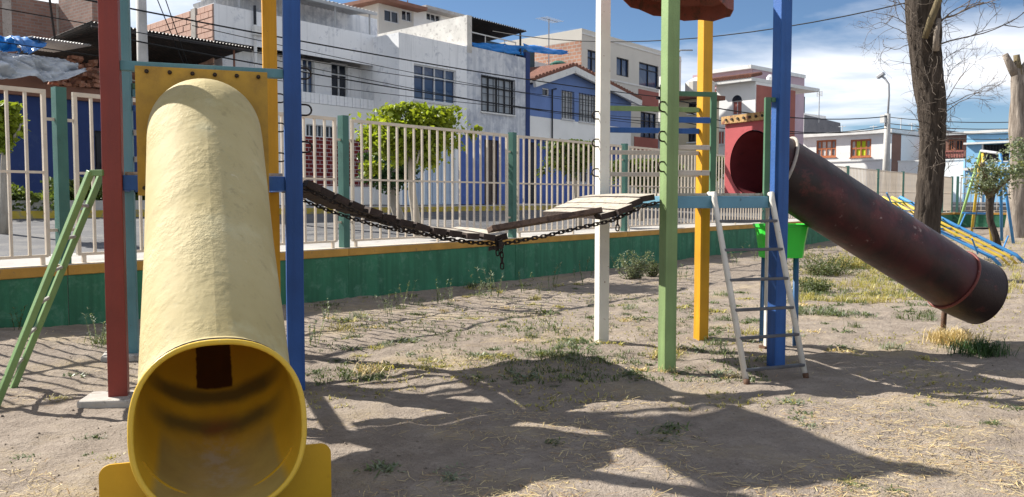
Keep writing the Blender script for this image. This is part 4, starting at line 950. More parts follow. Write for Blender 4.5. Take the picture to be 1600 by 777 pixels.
# ---- left tower
def left_tower():
    c = (RED + BLU + TEA + YEL) / 4
    t = empty('play_tower', (c.x, c.y, 0), 'left play tower with red, teal, blue and yellow posts behind the yellow slide', 'play tower')
    ang = math.degrees(math.atan2(BLU.y - RED.y, BLU.x - RED.x)); e1 = (BLU - RED).normalized(); e2 = (TEA - RED).normalized(); fr = V((e1.y, -e1.x, 0))
    H = 3.25
    for p, mt in ((RED, 'red_paint'), (BLU, 'blue_paint'), (TEA, 'teal_paint'), (YEL, 'yellow_paint')): post(t, p, .118, ang - 3, H, mt)
    zl = zat(211, 286, RED.y + .07); zu = zat(202, 104, RED.y + .05)
    def beam(a, b, z, h, mt, w=.06, nm='beam', inset=.06): 
        d = (b - a).normalized(); m = MB(); m.bar(a + d * inset + Z * z, b - d * inset + Z * z, w, h); return m.build(nm, mt, t, bevel=.004)
    beam(RED, BLU, zl, .1, 'blue_paint_worn'); beam(RED, BLU, zu, .062, 'teal_paint')
    beam(TEA, YEL, zl, .1, 'blue_paint_worn'); beam(RED, TEA, zl, .1, 'blue_paint_worn'); beam(BLU, YEL, zl, .1, 'blue_paint_worn')
    for dz, mt in ((.22, 'rail_cream'), (.44, 'rail_cream'), (.64, 'blue_paint_worn'), (.82, 'rail_green')): beam(TEA, YEL, zl + dz, .045, mt, .04, 'rail')
    beam(TEA, YEL, zu, .06, 'teal_paint')
    n = 8
    for k in (6, 7):      # only the boards at the slide mouth are left
        p = TEA + (RED - TEA) * ((k + .5) / n); m = MB(); m.bar(p + e1 * .07 + Z * (zl + .062), BLU - RED + p - e1 * .07 + Z * (zl + .062), (RED - TEA).length / n - .03, .022); m.build('deck_board', 'wood_plank', t)
    for y in (115, 172, 230):
        uhook(t, V((BLU.x, BLU.y, zat(478, y, BLU.y))) + e1 * .05 - e2 * .03, e1, .075, .07)
        uhook(t, V((YEL.x, YEL.y, zat(478, y, BLU.y))) + e1 * .05, e1, .075, .07)
    for p, rz in ((RED, 8), (TEA, 20)):
        a, b = rot2(rz); m = MB(); m.obox((p.x - .02, p.y - .02, gz(p.x, p.y) + .004), a, b, Z, .19, .15, .035); o = m.build('concrete_footing', 'concrete', t, bevel=.015)
    rc = c + V((.15, 0, 0))
    vault_roof(t, RED, BLU, YEL, TEA, 3.17, .22)
    return e1, e2, fr
LE1, LE2, LFR = left_tower()
# ---- tube slides
def bend_path(L, drop, f0, b0, b1, f1, n=60):
    """horizontal run with a drop: flat f0, bend b0, straight, bend b1, flat f1"""
    ts = np.linspace(0, L, n); sl = np.interp(ts, [0, f0, f0 + b0, L - f1 - b1, L - f1, L], [0, 0, 1, 1, 0, 0])
    sl = sl * sl * (3 - 2 * sl); z = -np.concatenate([[0], np.cumsum((sl[1:] + sl[:-1]) / 2 * np.diff(ts))]); return ts, z / z[-1] * drop
def tube_shell(pts, rad, sgn=1, n=56, lip=None):
    """tube surface with uv = (angle from the bottom line, metres back from the exit)"""
    m = MB(); m.hasuv = True; rows = []; acc = [0.0]
    for i in range(1, len(pts)): acc.append(acc[-1] + (pts[i] - pts[i - 1]).length)
    tot = acc[-1]
    for i, p in enumerate(pts):
        d = (pts[min(i + 1, len(pts) - 1)] - pts[max(i - 1, 0)]).normalized(); lat = d.cross(Z).normalized(); up = lat.cross(d)
        r_ = rad[i] if isinstance(rad, (list, tuple)) else rad
        def lp(a):
            if not lip: return V((0, 0, 0))
            return lip[0] * (lip[1] * max(0.0, 1 - (tot - acc[i]) / .4) ** 1.5 * (.5 + .5 * math.cos(a)))
        ne = 2.0 + (.38 * max(0.0, 1 - (tot - acc[i]) / .45) if lip else 0)
        def se(a):
            sn, cs = math.sin(a), math.cos(a); q_ = (abs(sn) ** ne + abs(cs) ** ne) ** (-1 / ne); return sn * q_, cs * q_
        rows.append([(p + (lat * se(a)[0] - up * se(a)[1]) * r_ + lp(a), (a, tot - acc[i])) for a in [(-math.pi + 2 * math.pi * k / n) for k in range(n + 1)]])
    vs = []; uv = []
    for r_ in rows: vs += [q[0] for q in r_]
    fs = []
    for i in range(len(rows) - 1):
        for k in range(n):
            a = i * (n + 1) + k; f = (a, a + 1, a + n + 2, a + n + 1); f = f if sgn > 0 else f[::-1]; fs.append(f)
            q = [rows[i][k][1], rows[i][k + 1][1], rows[i + 1][k + 1][1], rows[i + 1][k][1]]; uv += q if sgn > 0 else q[::-1]
    m.v = [tuple(p) for p in vs]; m.f = fs; m.uv = uv; m.mi = [0] * len(fs); return m
def torus(m, c, d, R_, r, n=56, k=10, a0=0, a1=2 * math.pi):
    d = V(d).normalized(); lat = d.cross(Z).normalized(); up = lat.cross(d); full = abs(a1 - a0 - 2 * math.pi) < 1e-6
    vs = []; N_ = n if full else n + 1
    for i in range(N_):
        a = a0 + (a1 - a0) * i / n; o = lat * math.sin(a) - up * math.cos(a)
        for j in range(k): b = 2 * math.pi * j / k; vs.append(V(c) + o * (R_ + r * math.cos(b)) + d * r * math.sin(b))
    fs = [((i % N_) * k + j, (i % N_) * k + (j + 1) % k, ((i + 1) % N_) * k + (j + 1) % k, ((i + 1) % N_) * k + j) for i in range(n) for j in range(k)]
    m.vf(vs, fs)
def yellow_slide():
    EX_Y = 3.69; exc = at(343, 662, EX_Y); pc = (RED + BLU) / 2; pc = at(320, 200, pc.y - .05); pc.z = zat(320, 121, 5.6) - .35
    ax = V((exc.x - pc.x, exc.y - pc.y, 0)); L = ax.length; ax.normalize(); exc.z = .372
    t = empty('tube_slide', (exc.x, exc.y, 0), 'large faded yellow tube slide opening towards the viewer', 'slide')
    ts, zz_ = bend_path(L, exc.z - pc.z, .04, .34, .30, .14)
    pts = [V((pc.x + ax.x * a, pc.y + ax.y * a, pc.z + z)) for a, z in zip(ts, zz_)]
    rad = [float(np.interp(a, [0, L * .5, L - .35, L], [.352, .342, .35, .358])) for a in ts]
    tube_shell(pts, rad, 1, lip=(ax, .17)).build('tube', 'slide_outside', t, smooth=True)
    tube_shell(pts, [r_ - .012 for r_ in rad], -1, lip=(ax, .17)).build('lining', 'slide_inside', t, smooth=True)
    m = MB(); lat_ = ax.cross(Z).normalized(); rp_ = []
    for a in [2 * math.pi * k / 64 for k in range(65)]:
        sn, cs = math.sin(a), math.cos(a); q_ = (abs(sn) ** 2.38 + abs(cs) ** 2.38) ** (-1 / 2.38) * (rad[-1] - .005); rp_.append(pts[-1] + lat_ * sn * q_ - Z * cs * q_ + ax * (.17 * (.5 + .5 * cs)))
    m.tube(rp_, .0125, 10, cap=False); m.build('rim', 'rim_yellow', t, smooth=True)
    ac_ = [0.0]
    for i in range(1, len(pts)): ac_.append(ac_[-1] + (pts[i] - pts[i - 1]).length)
    i = min(range(len(pts)), key=lambda q: abs(ac_[-1] - ac_[q] - .075)); f_ = ac_[-1] - ac_[i]; ne = 2 + .38 * max(0.0, 1 - f_ / .45); lf = .17 * max(0.0, 1 - f_ / .4) ** 1.5
    d_ = (pts[i + 1] - pts[i - 1]).normalized(); la_ = d_.cross(Z).normalized(); up_ = la_.cross(d_); sp_ = []
    for a in [2 * math.pi * k / 64 for k in range(65)]:
        sn, cs = math.sin(a), math.cos(a); q_ = (abs(sn) ** ne + abs(cs) ** ne) ** (-1 / ne) * (rad[i] + .002); sp_.append(pts[i] + la_ * sn * q_ - up_ * cs * q_ + ax * (lf * (.5 + .5 * cs)))
    m = MB(); m.tube(sp_, .004, 6, cap=False); m.build('seam', 'door_brown', t, smooth=True)
    # lower lip flaring forward on both sides
    lat = ax.cross(Z).normalized()
    # mounting plate with ears
    F = Frame(exc - ax * .05, lat if lat.x > 0 else -lat, ax); hz = .215; rc_ = .05; cut = lambda z: math.sqrt(max(.0, .35 ** 2 - (z - exc.z) ** 2))
    def oute(z): return .49 if z < hz - rc_ else .49 - rc_ + math.sqrt(max(0, rc_ ** 2 - (z - hz + rc_) ** 2))
    zs_ = [-.05, .017] + [.03 + .02 * k for k in range(7)] + [hz - rc_ + rc_ * math.sin(k * math.pi / 16) for k in range(9)]; zs_ = sorted(set(zs_))
    m = MB()
    for sg in (-1, 1):
        ri = [(sg * cut(z), z) for z in zs_]; ro = [(sg * oute(z), z) for z in zs_]
        for k in range(len(zs_) - 1):
            for o_ in (0, -.012): m.face([F.P(*ri[k], o_), F.P(*ro[k], o_), F.P(*ro[k + 1], o_), F.P(*ri[k + 1], o_)])
            m.face([F.P(*ro[k]), F.P(*ro[k], -.012), F.P(*ro[k + 1], -.012), F.P(*ro[k + 1])])
        m.face([F.P(*ri[-1]), F.P(*ro[-1]), F.P(*ro[-1], -.012), F.P(*ri[-1], -.012)])
    m.build('foot_plate', 'slide_yellow', t)
    # entrance panel with bolts
    c = (RED + BLU) / 2 - LE2 * .075; P = Frame((c.x, c.y, 0), LE1, LFR)
    a0, _ = P.hit(213, 200); a1, _ = P.hit(419, 200); z1 = P.hit(316, 108)[1]; z0 = P.hit(316, 306)[1]
    m = MB(); ac = (pc - c).dot(LE1); ring_plate(m, P, a0, a1, z0, z1, ac, pc.z, .335); m.build('entrance_panel', 'panel_yellow', t)
    for k in range(6):
        p = P.P(a0 + .07 + (a1 - a0 - .13) * k / 5, z1 - .035, .004); m = MB(); m.tube([p, p + LFR * .012, p + LFR * .02], [.014, .014, .006], 8); m.build('bolt', 'iron', t)
    for s in (0, 1):
        p = P.P(a0 + .04 if s == 0 else a1 - .04, z0 + .05, .004); m = MB(); m.tube([p, p + LFR * .015], .013, 8); m.build('bolt', 'iron', t)
yellow_slide()
# ---- right tower
RE1 = (BLR - GRN).normalized(); RE2 = (WHT - GRN).normalized(); RFR = V((RE1.y, -RE1.x, 0))
def right_tower():
    c = (WHT + GRN + BLR + YLR) / 4
    t = empty('play_tower', (c.x, c.y, 0), 'right play tower with white, green, yellow and blue posts and rusty red roof', 'play tower')
    H = 3.4
    for p, mt in ((WHT, 'white_paint'), (GRN, 'green_paint'), (BLR, 'blue_paint_worn'), (YLR, 'yellow_paint')): post(t, p, .105, 22, H, mt)
    zd = zat(1150, 316, 6.75)
    def beam(a, b, z, h, mt, w=.05, nm='beam', inset=.05):
        d = (b - a).normalized(); m = MB(); m.bar(a + d * inset + Z * z, b - d * inset + Z * z, w, h); return m.build(nm, mt, t, bevel=.004)
    for a, b in ((GRN, BLR), (WHT, YLR), (WHT, GRN), (YLR, BLR)): beam(a, b, zd, .095, 'beam_blue')
    n = 8
    for k in range(n):
        p = WHT + (GRN - WHT) * ((k + .5) / n); m = MB(); m.bar(p + RE1 * .06 + Z * (zd + .06), p + (BLR - GRN) - RE1 * .06 + Z * (zd + .06), (GRN - WHT).length / n - .02, .02); m.build('deck_board', 'wood_plank', t)
    for y, mt, h in ((171, 'green_paint', .045), (204.5, 'blue_paint_worn', .05), (239, 'rail_cream', .04), (273, 'rail_cream', .04)): beam(WHT, YLR, zat(1030, y, 8.15), h, mt, .035, 'rail')
    fa = Frame(GRN, RE1, RFR)
    p1 = fa.hit(1113, 300)[0]; p2 = fa.hit(1197, 300)[0]; Ya = GRN.y + RE1.y * p1
    zt1 = zat(1113, 148, Ya); q1 = GRN + RE1 * p1; q2 = GRN + RE1 * p2; zt2 = zat(1197, 156, GRN.y + RE1.y * p2)
    for y, mt, h in ((188.5, 'blue_paint_worn', .045), (231, 'rail_cream', .036), (270.5, 'rail_cream', .04)): beam(GRN, q1, zat(1090, y, Ya), h, mt, .03, 'rail', .03)
    for q, zt_, e, bp in ((q1, zt1, GRN, 1), (q2, zt2, BLR, -1)):
        m = MB(); m.bar(q + Z * (zd - .04), q + Z * (zt_ + .018), .045); m.build('stanchion', 'rail_green', t, bevel=.004)
        d = (e - q).normalized(); m = MB(); m.bar(q + d * .024 + Z * zt_, e - d * .05 + Z * zt_, .036); m.build('guard_rail', 'rail_green', t, bevel=.004)
    for y, o in ((179, 0), (222, 0), (268, 0)): uhook(t, V((WHT.x, WHT.y, zat(935, y + 2, WHT.y))) - RE1 * .045 - RE2 * .03, -RE1, .07, .06)
    for y in (168, 214, 261): uhook(t, V((GRN.x, GRN.y, zat(1035, y, GRN.y))) - RE1 * .05 - RE2 * .02, (-.7, -.7, 0), .075, .06)
    # prop under the deck
    p = g0(1198, 545); m = MB(); m.obox((p.x, p.y, zd / 2 - .05), RE1, RE2, Z, .022, .022, zd / 2); m.build('deck_prop', 'ladder_white', t, bevel=.003)
    m = MB(); m.obox((p.x, p.y, gz(p.x, p.y) + .012), RE1, RE2, Z, .05, .05, .012); m.build('prop_foot', 'rust', t)
    cr = at(1062, 5, 7.4); cone_roof(t, V((cr.x - .02, cr.y, 0)), .47, 3.13, .5, 10, .3, (-.17, 0), .13)
    return zd, q1, q2
ZD, Q1, Q2 = right_tower()
def red_slide():
    c0 = (YLR + BLR) / 2; F = Frame(c0, RE1, RFR)
    e = BLR - YLR; e.normalize()
    pnm = V((-.898, -.439, 0)).normalized(); c1 = at(1175, 257, c0.y - .05); c1.z = 0; e = V((-pnm.y, pnm.x, 0)); P = Frame(c1, e, pnm)
    F = Frame(c1, RE1, RFR); zc = zat(1176, 255, c1.y)
    px = [(1245, 281), (1300, 318), (1375, 366), (1463, 421), (1490, 439), (1514, 452), (1533, 459)]
    raw = [F.hit(*q) for q in px]
    ctrl = [(.03, zc)] + [(a, z) for a, z in raw]
    A = np.array(ctrl); ts = np.linspace(A[0, 0], A[-1, 0], 60); zs = np.interp(ts, A[:, 0], A[:, 1])
    for _ in range(6): zs[1:-1] = (zs[:-2] + 2 * zs[1:-1] + zs[2:]) / 4
    pts = [F.P(a, z) for a, z in zip(ts, zs)]
    s_ = V((c1.x, c1.y, zc)); far_ = [p for p in pts if (p - pts[0]).length > .42]; head = [s_ + pnm * .004, s_ - pnm * .05, s_ - pnm * .12]
    e0_, e1_ = head[-1], far_[0]; t0_, t1_ = -pnm * .3, (far_[1] - far_[0]).normalized() * .3
    for k in range(1, 10):
        q = k / 10; head.append(e0_ * (2 * q ** 3 - 3 * q ** 2 + 1) + t0_ * (q ** 3 - 2 * q ** 2 + q) + e1_ * (-2 * q ** 3 + 3 * q ** 2) + t1_ * (q ** 3 - q ** 2))
    nh = len(head); pts = head + far_
    t = empty('tube_slide', (pts[-1].x, pts[-1].y, 0), 'long dark red weathered tube slide running down to the right', 'slide')
    r0 = .285; k = len(pts) - 9
    tube_shell(pts[:k + 1], r0, 1).build('tube', 'tube_red', t, smooth=True)
    tube_shell(pts, r0 - .012, -1).build('lining', 'lining_red', t, smooth=True)
    tube_shell(pts[k:], r0 + .012, 1).build('exit_section', 'tube_dark', t, smooth=True)
    m = MB(); torus(m, pts[k], pts[k] - pts[k - 1], r0 + .008, .013); m.build('seam_ring', 'rim_red', t, smooth=True)
    m = MB(); torus(m, pts[-1], pts[-1] - pts[-2], r0 + .004, .012); m.build('exit_rim', 'tube_dark', t, smooth=True)
    m = MB(); d = (pts[7] - pts[6]).normalized(); torus(m, pts[7], d + V((0, 0, .12)), r0 + .016, .014); m.build('rope_ring', 'rope', t, smooth=True)
    L = (BLR - YLR).length; ac = 0.0
    z1 = P.hit(1175, 190)[1]; z0 = ZD + .03
    m = MB(); L = .72; ring_plate(m, P, -L / 2, L / 2, z0, z1, ac, zc, .287, .012); m.build('entrance_panel', 'panel_red', t)
    m = MB(); m.fbox(P, -L / 2 - .02, L / 2 + .02, z1 + .002, z1 + .07, -.02, .03); fl = m.build('flange', 'flange_rust', t)
    for q in range(9):
        b = P.P(-L / 2 + .05 + (L - .1) * q / 8, z1 + .036, .03); m = MB(); m.tube([b, b + pnm * .012], .012, 8); m.build('bolt', 'iron', fl)
    b = g0(1472, 527); q = pts[int(len(pts) * .78)]
    top = V((at(1478, 478, b.y).x, b.y, 0)); F2 = F.hit(1478, 470)
    m = MB(); m.tube([V((b.x, b.y, -.1)), V((b.x + .02, b.y, zat(1478, 470, b.y)))], [.028, .024], 10); m.build('support_post', 'rust', t, smooth=True)
red_slide()
# ---- white ladder
def ladder_right():
    bl, br = g0(1168, 602), g0(1260, 592)
    tl = V((Q1.x, Q1.y, 0)) - RE2 * .05; tr = V((Q2.x, Q2.y, 0)) - RE2 * .05
    tl = at(1116, 304, tl.y); tr = at(1206, 304, tr.y)
    t = empty('ladder', ((bl.x + br.x) / 2, (bl.y + br.y) / 2, 0), 'white steel ladder with six rungs leaning on the right play tower', 'ladder')
    for b, tp in ((bl, tl), (br, tr)):
        m = MB(); m.tube([tp + RE2 * .07 - RE1 * .01, tp + Z * .004, tp - Z * .03 + (b - tp).normalized() * .02, V((b.x, b.y, -.03))], .0225, 12); m.build('rail', 'ladder_white', t, smooth=True)
        f = b + (tp - b) * .03; m = MB(); m.tube([V((b.x, b.y, -.02)), V((f.x, f.y, f.z))], .0235, 12); m.build('rusty_foot', 'rust', t, smooth=True)
    for y in (346, 391, 438, 485, 529, 579):
        k = (y - 304) / (602 - 304)
        # perspective-correct parameter along the left rail
        lo, hi = 0.0, 1.0
        for _ in range(40):
            mid = (lo + hi) / 2; p = tl + (bl - tl) * mid; v = p - CAM; yy = 388.5 - FPX * (v.z * math.cos(PITCH) + v.y * math.sin(PITCH)) / (v.y * math.cos(PITCH) - v.z * math.sin(PITCH))
            if yy < y: lo = mid
            else: hi = mid
        p = tl + (bl - tl) * lo; q = tr + (br - tr) * lo; m = MB(); m.bar(p, q, .034, .022); rg = m.build('rung', 'rung_steel', t, bevel=.005)
ladder_right()
# ---- green ladder at far left
def ladder_left():
    Y0, Y1 = 5.55, 6.05
    a_t, b_t = at(142, 268, Y0), at(158, 274, Y1)
    a_b, b_b = g0(-6, 588), g0(12, 566); a_b = V((at(-16, 585, Y0 - .15).x, Y0 - .15, 0)); b_b = V((at(14, 566, Y1 - .05).x, Y1 - .05, 0))
    t = empty('ladder', ((a_b.x + b_b.x) / 2, (a_b.y + b_b.y) / 2, 0), 'green channel ladder sloping down left from the red post', 'ladder')
    for a, b in ((a_b, a_t), (b_b, b_t)):
        a = V((a.x, a.y, -.05)); m = MB(); m.bar(a, b, .05, .04, V((0, -.3, 1))); m.build('rail', 'ladder_green', t, bevel=.004)
    for k in range(1, 7):
        p = a_b + (a_t - a_b) * (k / 7.0); q = b_b + (b_t - b_b) * (k / 7.0); m = MB(); m.tube([p, q], .013, 8); m.build('rung', 'rung_worn', t)
    for b in (a_t, b_t):
        e = RED + LE2 * ((b.y - RED.y) / LE2.y) - LE1 * .05; m = MB(); m.bar(b - Z * .01, V((e.x, e.y, b.z - .01)), .03, .04); m.build('hook_bar', 'ladder_green', t, bevel=.004)
ladder_left()
# ---- suspension bridge
def link_mesh(L, w, r):
    m = MB(); pts = []
    for k in range(12):
        a = 2 * math.pi * k / 12; x = math.cos(a) * w; z = math.sin(a) * w + (L if math.sin(a) > 0 else -L); pts.append(V((x, 0, z)))
    vs = []; n = 12
    for i, p in enumerate(pts):
        d = (pts[(i + 1) % n] - pts[i - 1]).normalized(); s = V((0, 1, 0)); u_ = d.cross(s)
        for j in range(5): b = 2 * math.pi * j / 5; vs.append(p + (s * math.cos(b) + u_ * math.sin(b)) * r)
    return vs, [(i * 5 + j, i * 5 + (j + 1) % 5, ((i + 1) % n) * 5 + (j + 1) % 5, ((i + 1) % n) * 5 + j) for i in range(n) for j in range(5)]
LKV, LKF = link_mesh(.012, .0125, .0055)
def chain(parent, pts, name='chain', step=.0345):
    m = MB(); pts = [V(p) for p in pts]; seg = [(pts[i + 1] - pts[i]).length for i in range(len(pts) - 1)]; tot = sum(seg); n = int(tot / step)
    for k in range(n):
        s = (k + .5) * tot / n; i = 0
        while i < len(seg) - 1 and s > seg[i]: s -= seg[i]; i += 1
        p = pts[i] + (pts[i + 1] - pts[i]) * (s / seg[i]); d = (pts[i + 1] - pts[i]).normalized()
        x = d.cross(V((0, 1, 0))); x = x.normalized() if x.length > 1e-3 else V((1, 0, 0)); y = d.cross(x)
        a = (k % 2) * math.pi / 2 + random.uniform(-.25, .25) + .3; xx = x * math.cos(a) + y * math.sin(a); yy = y * math.cos(a) - x * math.sin(a)
        m.vf([p + xx * v.x + yy * v.y + d * v.z for v in LKV], LKF)
    return m.build(name, 'iron', parent, smooth=True)
def bridge():
    a = BLU + LE1 * .06; b = GRN - RE1 * .06; d = (b - a).normalized(); nm = V((d.y, -d.x, 0)); F = Frame(a, d, nm)
    prof = [(474, 285), (500, 298), (530, 312.5), (565, 327), (600, 340), (640, 353), (690, 365), (740, 372), (785, 374), (850, 362), (910, 348), (955, 338), (985, 325), (1008, 314), (1030, 309)]
    near = [F.P(*F.hit(*p)) for p in prof]
    t = empty('suspension_bridge', ((a.x + b.x) / 2, (a.y + b.y) / 2 + .7, 0), 'sagging plank and chain bridge between the two play towers', 'bridge')
    E0 = (YEL + LE1 * .06) - a; E1 = (WHT - RE1 * .06) - b; Ltot = (b - a).length
    def E(p): k = (p - a).dot(d) / Ltot; e = E0 * (1 - k) + E1 * k; e.z = 0; return e
    fz = lambda p: .0
    farp = [p + E(p) for p in near]
    chain(t, [p - Z * .035 for p in near]); chain(t, [p - Z * .035 for p in farp])
    tot = [0.0]
    for i in range(len(near) - 1): tot.append(tot[-1] + (near[i + 1] - near[i]).length)
    def along(px):
        av = F.hit(px, 340)[0]; xs = [(p - a).dot(d) for p in near]; z = float(np.interp(av, xs, [p.z for p in near])); z2 = float(np.interp(av + .03, xs, [p.z for p in near]))
        return F.P(av, z), math.atan2(z2 - z, .03)
    def plank(p, ang, w=.105, th=.042, e=None, mt=0, tw=0.0, ext=(.03, .03), raise_=.0):
        e = E(p) if e is None else e; L = e.length; ed = e.normalized(); hd = d - ed * d.dot(ed); hd.normalize()
        sd_ = hd * math.cos(ang) + Z * math.sin(ang); up = ed.cross(sd_); up = up if up.z > 0 else -up
        m = MB(); c = p + e * .5 + up * (.005 + raise_) + V((0, 0, 0)); n = 7
        vs = []
        for i in range(n):
            s = i / (n - 1); q = p - ed * ext[0] + (e + ed * (ext[0] + ext[1])) * s + up * (raise_ + .008 * math.sin(s * 3.1)); ww = w / 2 * (1 + random.uniform(-.05, .05)); tt = th / 2
            for (x, y) in ((-1, -1), (1, -1), (1, 1), (-1, 1)): vs.append(q + sd_ * (x * ww) + up * (y * tt))
        fs = [(i * 4 + j, i * 4 + (j + 1) % 4, (i + 1) * 4 + (j + 1) % 4, (i + 1) * 4 + j) for i in range(n - 1) for j in range(4)]
        m.vf(vs, [f for q_, f in enumerate(fs) if q_ % 4 == 2]); m.cur = 1; m.vf(vs, [f for q_, f in enumerate(fs) if q_ % 4 != 2]); m.vf(vs[:4] + vs[-4:], [(3, 2, 1, 0), (4, 5, 6, 7)])
        o = m.build('plank', ['wood_plank', 'plank_end'], t); return o
    pxs = [492, 513, 536, 560, 585, 610, 636, 661, 686, 711, 736, 760, 784]
    for k, px in enumerate(pxs):
        p, an = along(px); plank(p + Z * .012, an + random.uniform(-.12, .12), (.1 * (1 + random.uniform(-.1, .06))), .046, ext=(random.uniform(-.02, .08), random.uniform(.0, .08)))
    for px in (952, 974, 995, 1015):
        p, an = along(px); plank(p + Z * .012, an * .8 + random.uniform(-.03, .03), .128, .045, ext=(random.uniform(-.05, .05), random.uniform(.0, .1)))
    # displaced plank lying along the chain in the gap
    p0 = F.P(*F.hit(762, 358), .08); p1 = F.P(*F.hit(944, 330), -.12)
    m = MB(); m.bar(p0, p1, .11, .042, V((0, .25, 1))); m.build('loose_plank', 'wood_dark', t, bevel=.006)
    q = F.P(*F.hit(783, 378)); chain(t, [q, q - Z * .02 + V((.005, 0, -.08)), q + V((.008, 0, -.20))], 'hanging_chain'); chain(t, [q + V((-.03, 0, .02)), q + V((-.025, 0, -.1))], 'hanging_chain')
    q = F.P(*F.hit(965, 334)); chain(t, [q, q - Z * .13], 'hanging_chain')
    q = F.P(*F.hit(775, 381)); m = MB()
    for k in range(7): m.obox(q + V((random.uniform(-.04, .04), random.uniform(-.03, .03), random.uniform(-.05, .02))), V((1, .3, random.uniform(-.5, .5))).normalized(), V((-.3, 1, 0)).normalized(), Z, .02, .012, .014)
    m.build('shackle', 'iron', t)
bridge()
# ---- litter bin behind the blue post
def litter_bin():
    Y = 7.9; c = at(1220, 402, Y); z0 = c.z; z1 = zat(1220, 350, Y); w = 39 / FPX * Y
    t = empty('litter_bin', (c.x, c.y, 0), 'bright green plastic litter bin on blue legs behind the blue post', 'litter bin')
    m = MB(); vs = []; n = 24
    prof = [(.80, z0), (.86, z0 + (z1 - z0) * .4), (.97, z1 - .03), (1.04, z1 - .028), (1.04, z1), (.95, z1), (.80, z0 + .03)]
    for rr, z in prof:
        for k in range(n):
            a = 2 * math.pi * k / n; cx, cy = math.cos(a), math.sin(a); q = (abs(cx) ** 4 + abs(cy) ** 4) ** -.25
            vs.append(V((c.x + cx * q * w * rr, c.y + cy * q * w * .8 * rr, z)))
    fs = [(i * n + k, i * n + (k + 1) % n, (i + 1) * n + (k + 1) % n, (i + 1) * n + k) for i in range(len(prof) - 1) for k in range(n)]
    fs += [tuple(range(n - 1, -1, -1)), tuple((len(prof) - 1) * n + k for k in range(n))]
    m.vf(vs, fs); m.build('bucket', 'bin_green', t)
    for dx in (-.8, .8):
        m = MB(); m.tube([V((c.x + dx * w * .85, c.y + .02, -.1)), V((c.x + dx * w * .8, c.y + .02, z0 + .02))], .026, 10); m.build('leg', 'bin_leg', t, smooth=True)
litter_bin()
# ------------------------------------------------------------------ far play equipment
def swing_set():
    Y = 26.5
    T0, T1 = at(1533, 236, Y + 1.0), at(1563, 240, Y - .6)
    t = empty('swing_set', ((T0.x + T1.x) / 2, Y, 0), 'swing set with green, yellow and blue legs near the far wall', 'swing')
    m = MB(); m.tube([T0, T1], .045, 8); m.build('top_bar', 'lamp_grey', t, smooth=True)
    def leg(T, px, py, mt, Yb): 
        b = g0(px, py) if py else None; b = V((at(px, 360, Yb).x, Yb, 0)); m = MB(); m.tube([T, b - Z * .1], .045, 8); m.build('leg', mt, t, smooth=True)
    leg(T0, 1490, 0, 'swing_green', Y + 1.2); leg(T0, 1517, 0, 'swing_yellow', Y + 2.2); leg(T0 + V((.04, 0, 0)), 1551, 0, 'swing_yellow', Y - .2)
    leg(T1, 1585, 0, 'swing_blue', Y - .6); leg(T1, 1566, 0, 'swing_blue', Y + .9)
    m = MB(); p = at(1503, 333, Y + 1.1); q = at(1540, 334, Y + .9); m.tube([p, q], .035, 8); m.build('brace', 'swing_blue', t)
    s = at(1533, 357, Y + .2); m = MB(); m.box(s.x - .24, s.x + .24, s.y - .1, s.y + .1, s.z - .03, s.z + .03); st = m.build('seat', 'black_rubber', t, bevel=.02)
    for dx in (-.22, .22): m = MB(); k = (T0 + T1) / 2; m.tube([V((s.x + dx, s.y, s.z)), V((k.x + dx * .6, k.y, k.z))], .012, 5); m.build('chain', 'iron', t)
swing_set()
def climber():
    E = g0(1583, 414); A = at(1386, 308, 19.5); d = V((A.x - E.x, A.y - E.y, A.z)); lat = V((-d.y, d.x, 0)).normalized()
    t = empty('climbing_frame', (E.x, E.y, 0), 'low sloping blue and yellow climbing bars behind the red tube slide', 'climbing frame')
    offs = [(-.6, 'swing_blue'), (-.2, 'swing_yellow'), (.2, 'swing_yellow'), (.6, 'swing_blue')]
    for o, mt in offs:
        pts = [E + lat * o, E + d * .06 + lat * o + Z * .08, E + d * .5 + lat * o + Z * .03, A + lat * o]; m = MB(); m.tube(pts, .03 if mt == 'swing_yellow' else .038, 8); m.build('rail', mt, t, smooth=True)
    for k in range(7):
        p = E + d * ((k + .7) / 7.5); m = MB(); m.tube([p - lat * .6 + Z * .03, p + lat * .6 + Z * .03], .016, 6); m.build('rung', random.choice(['swing_green', 'swing_blue', 'swing_blue']), t, smooth=True)
    for k in (2, 6, 10):
        for o in (-.6, .6):
            p = E + d * (k / 12) + lat * o; m = MB(); m.tube([p, p + lat * o * .5 + Z * .32], .018, 6); m.build('side_strut', 'swing_blue', t)
    for o in (-.6, .6):
        p = A + lat * o; m = MB(); m.tube([p, V((p.x, p.y, -.1))], .04, 8); m.build('leg', 'swing_blue', t)
climber()
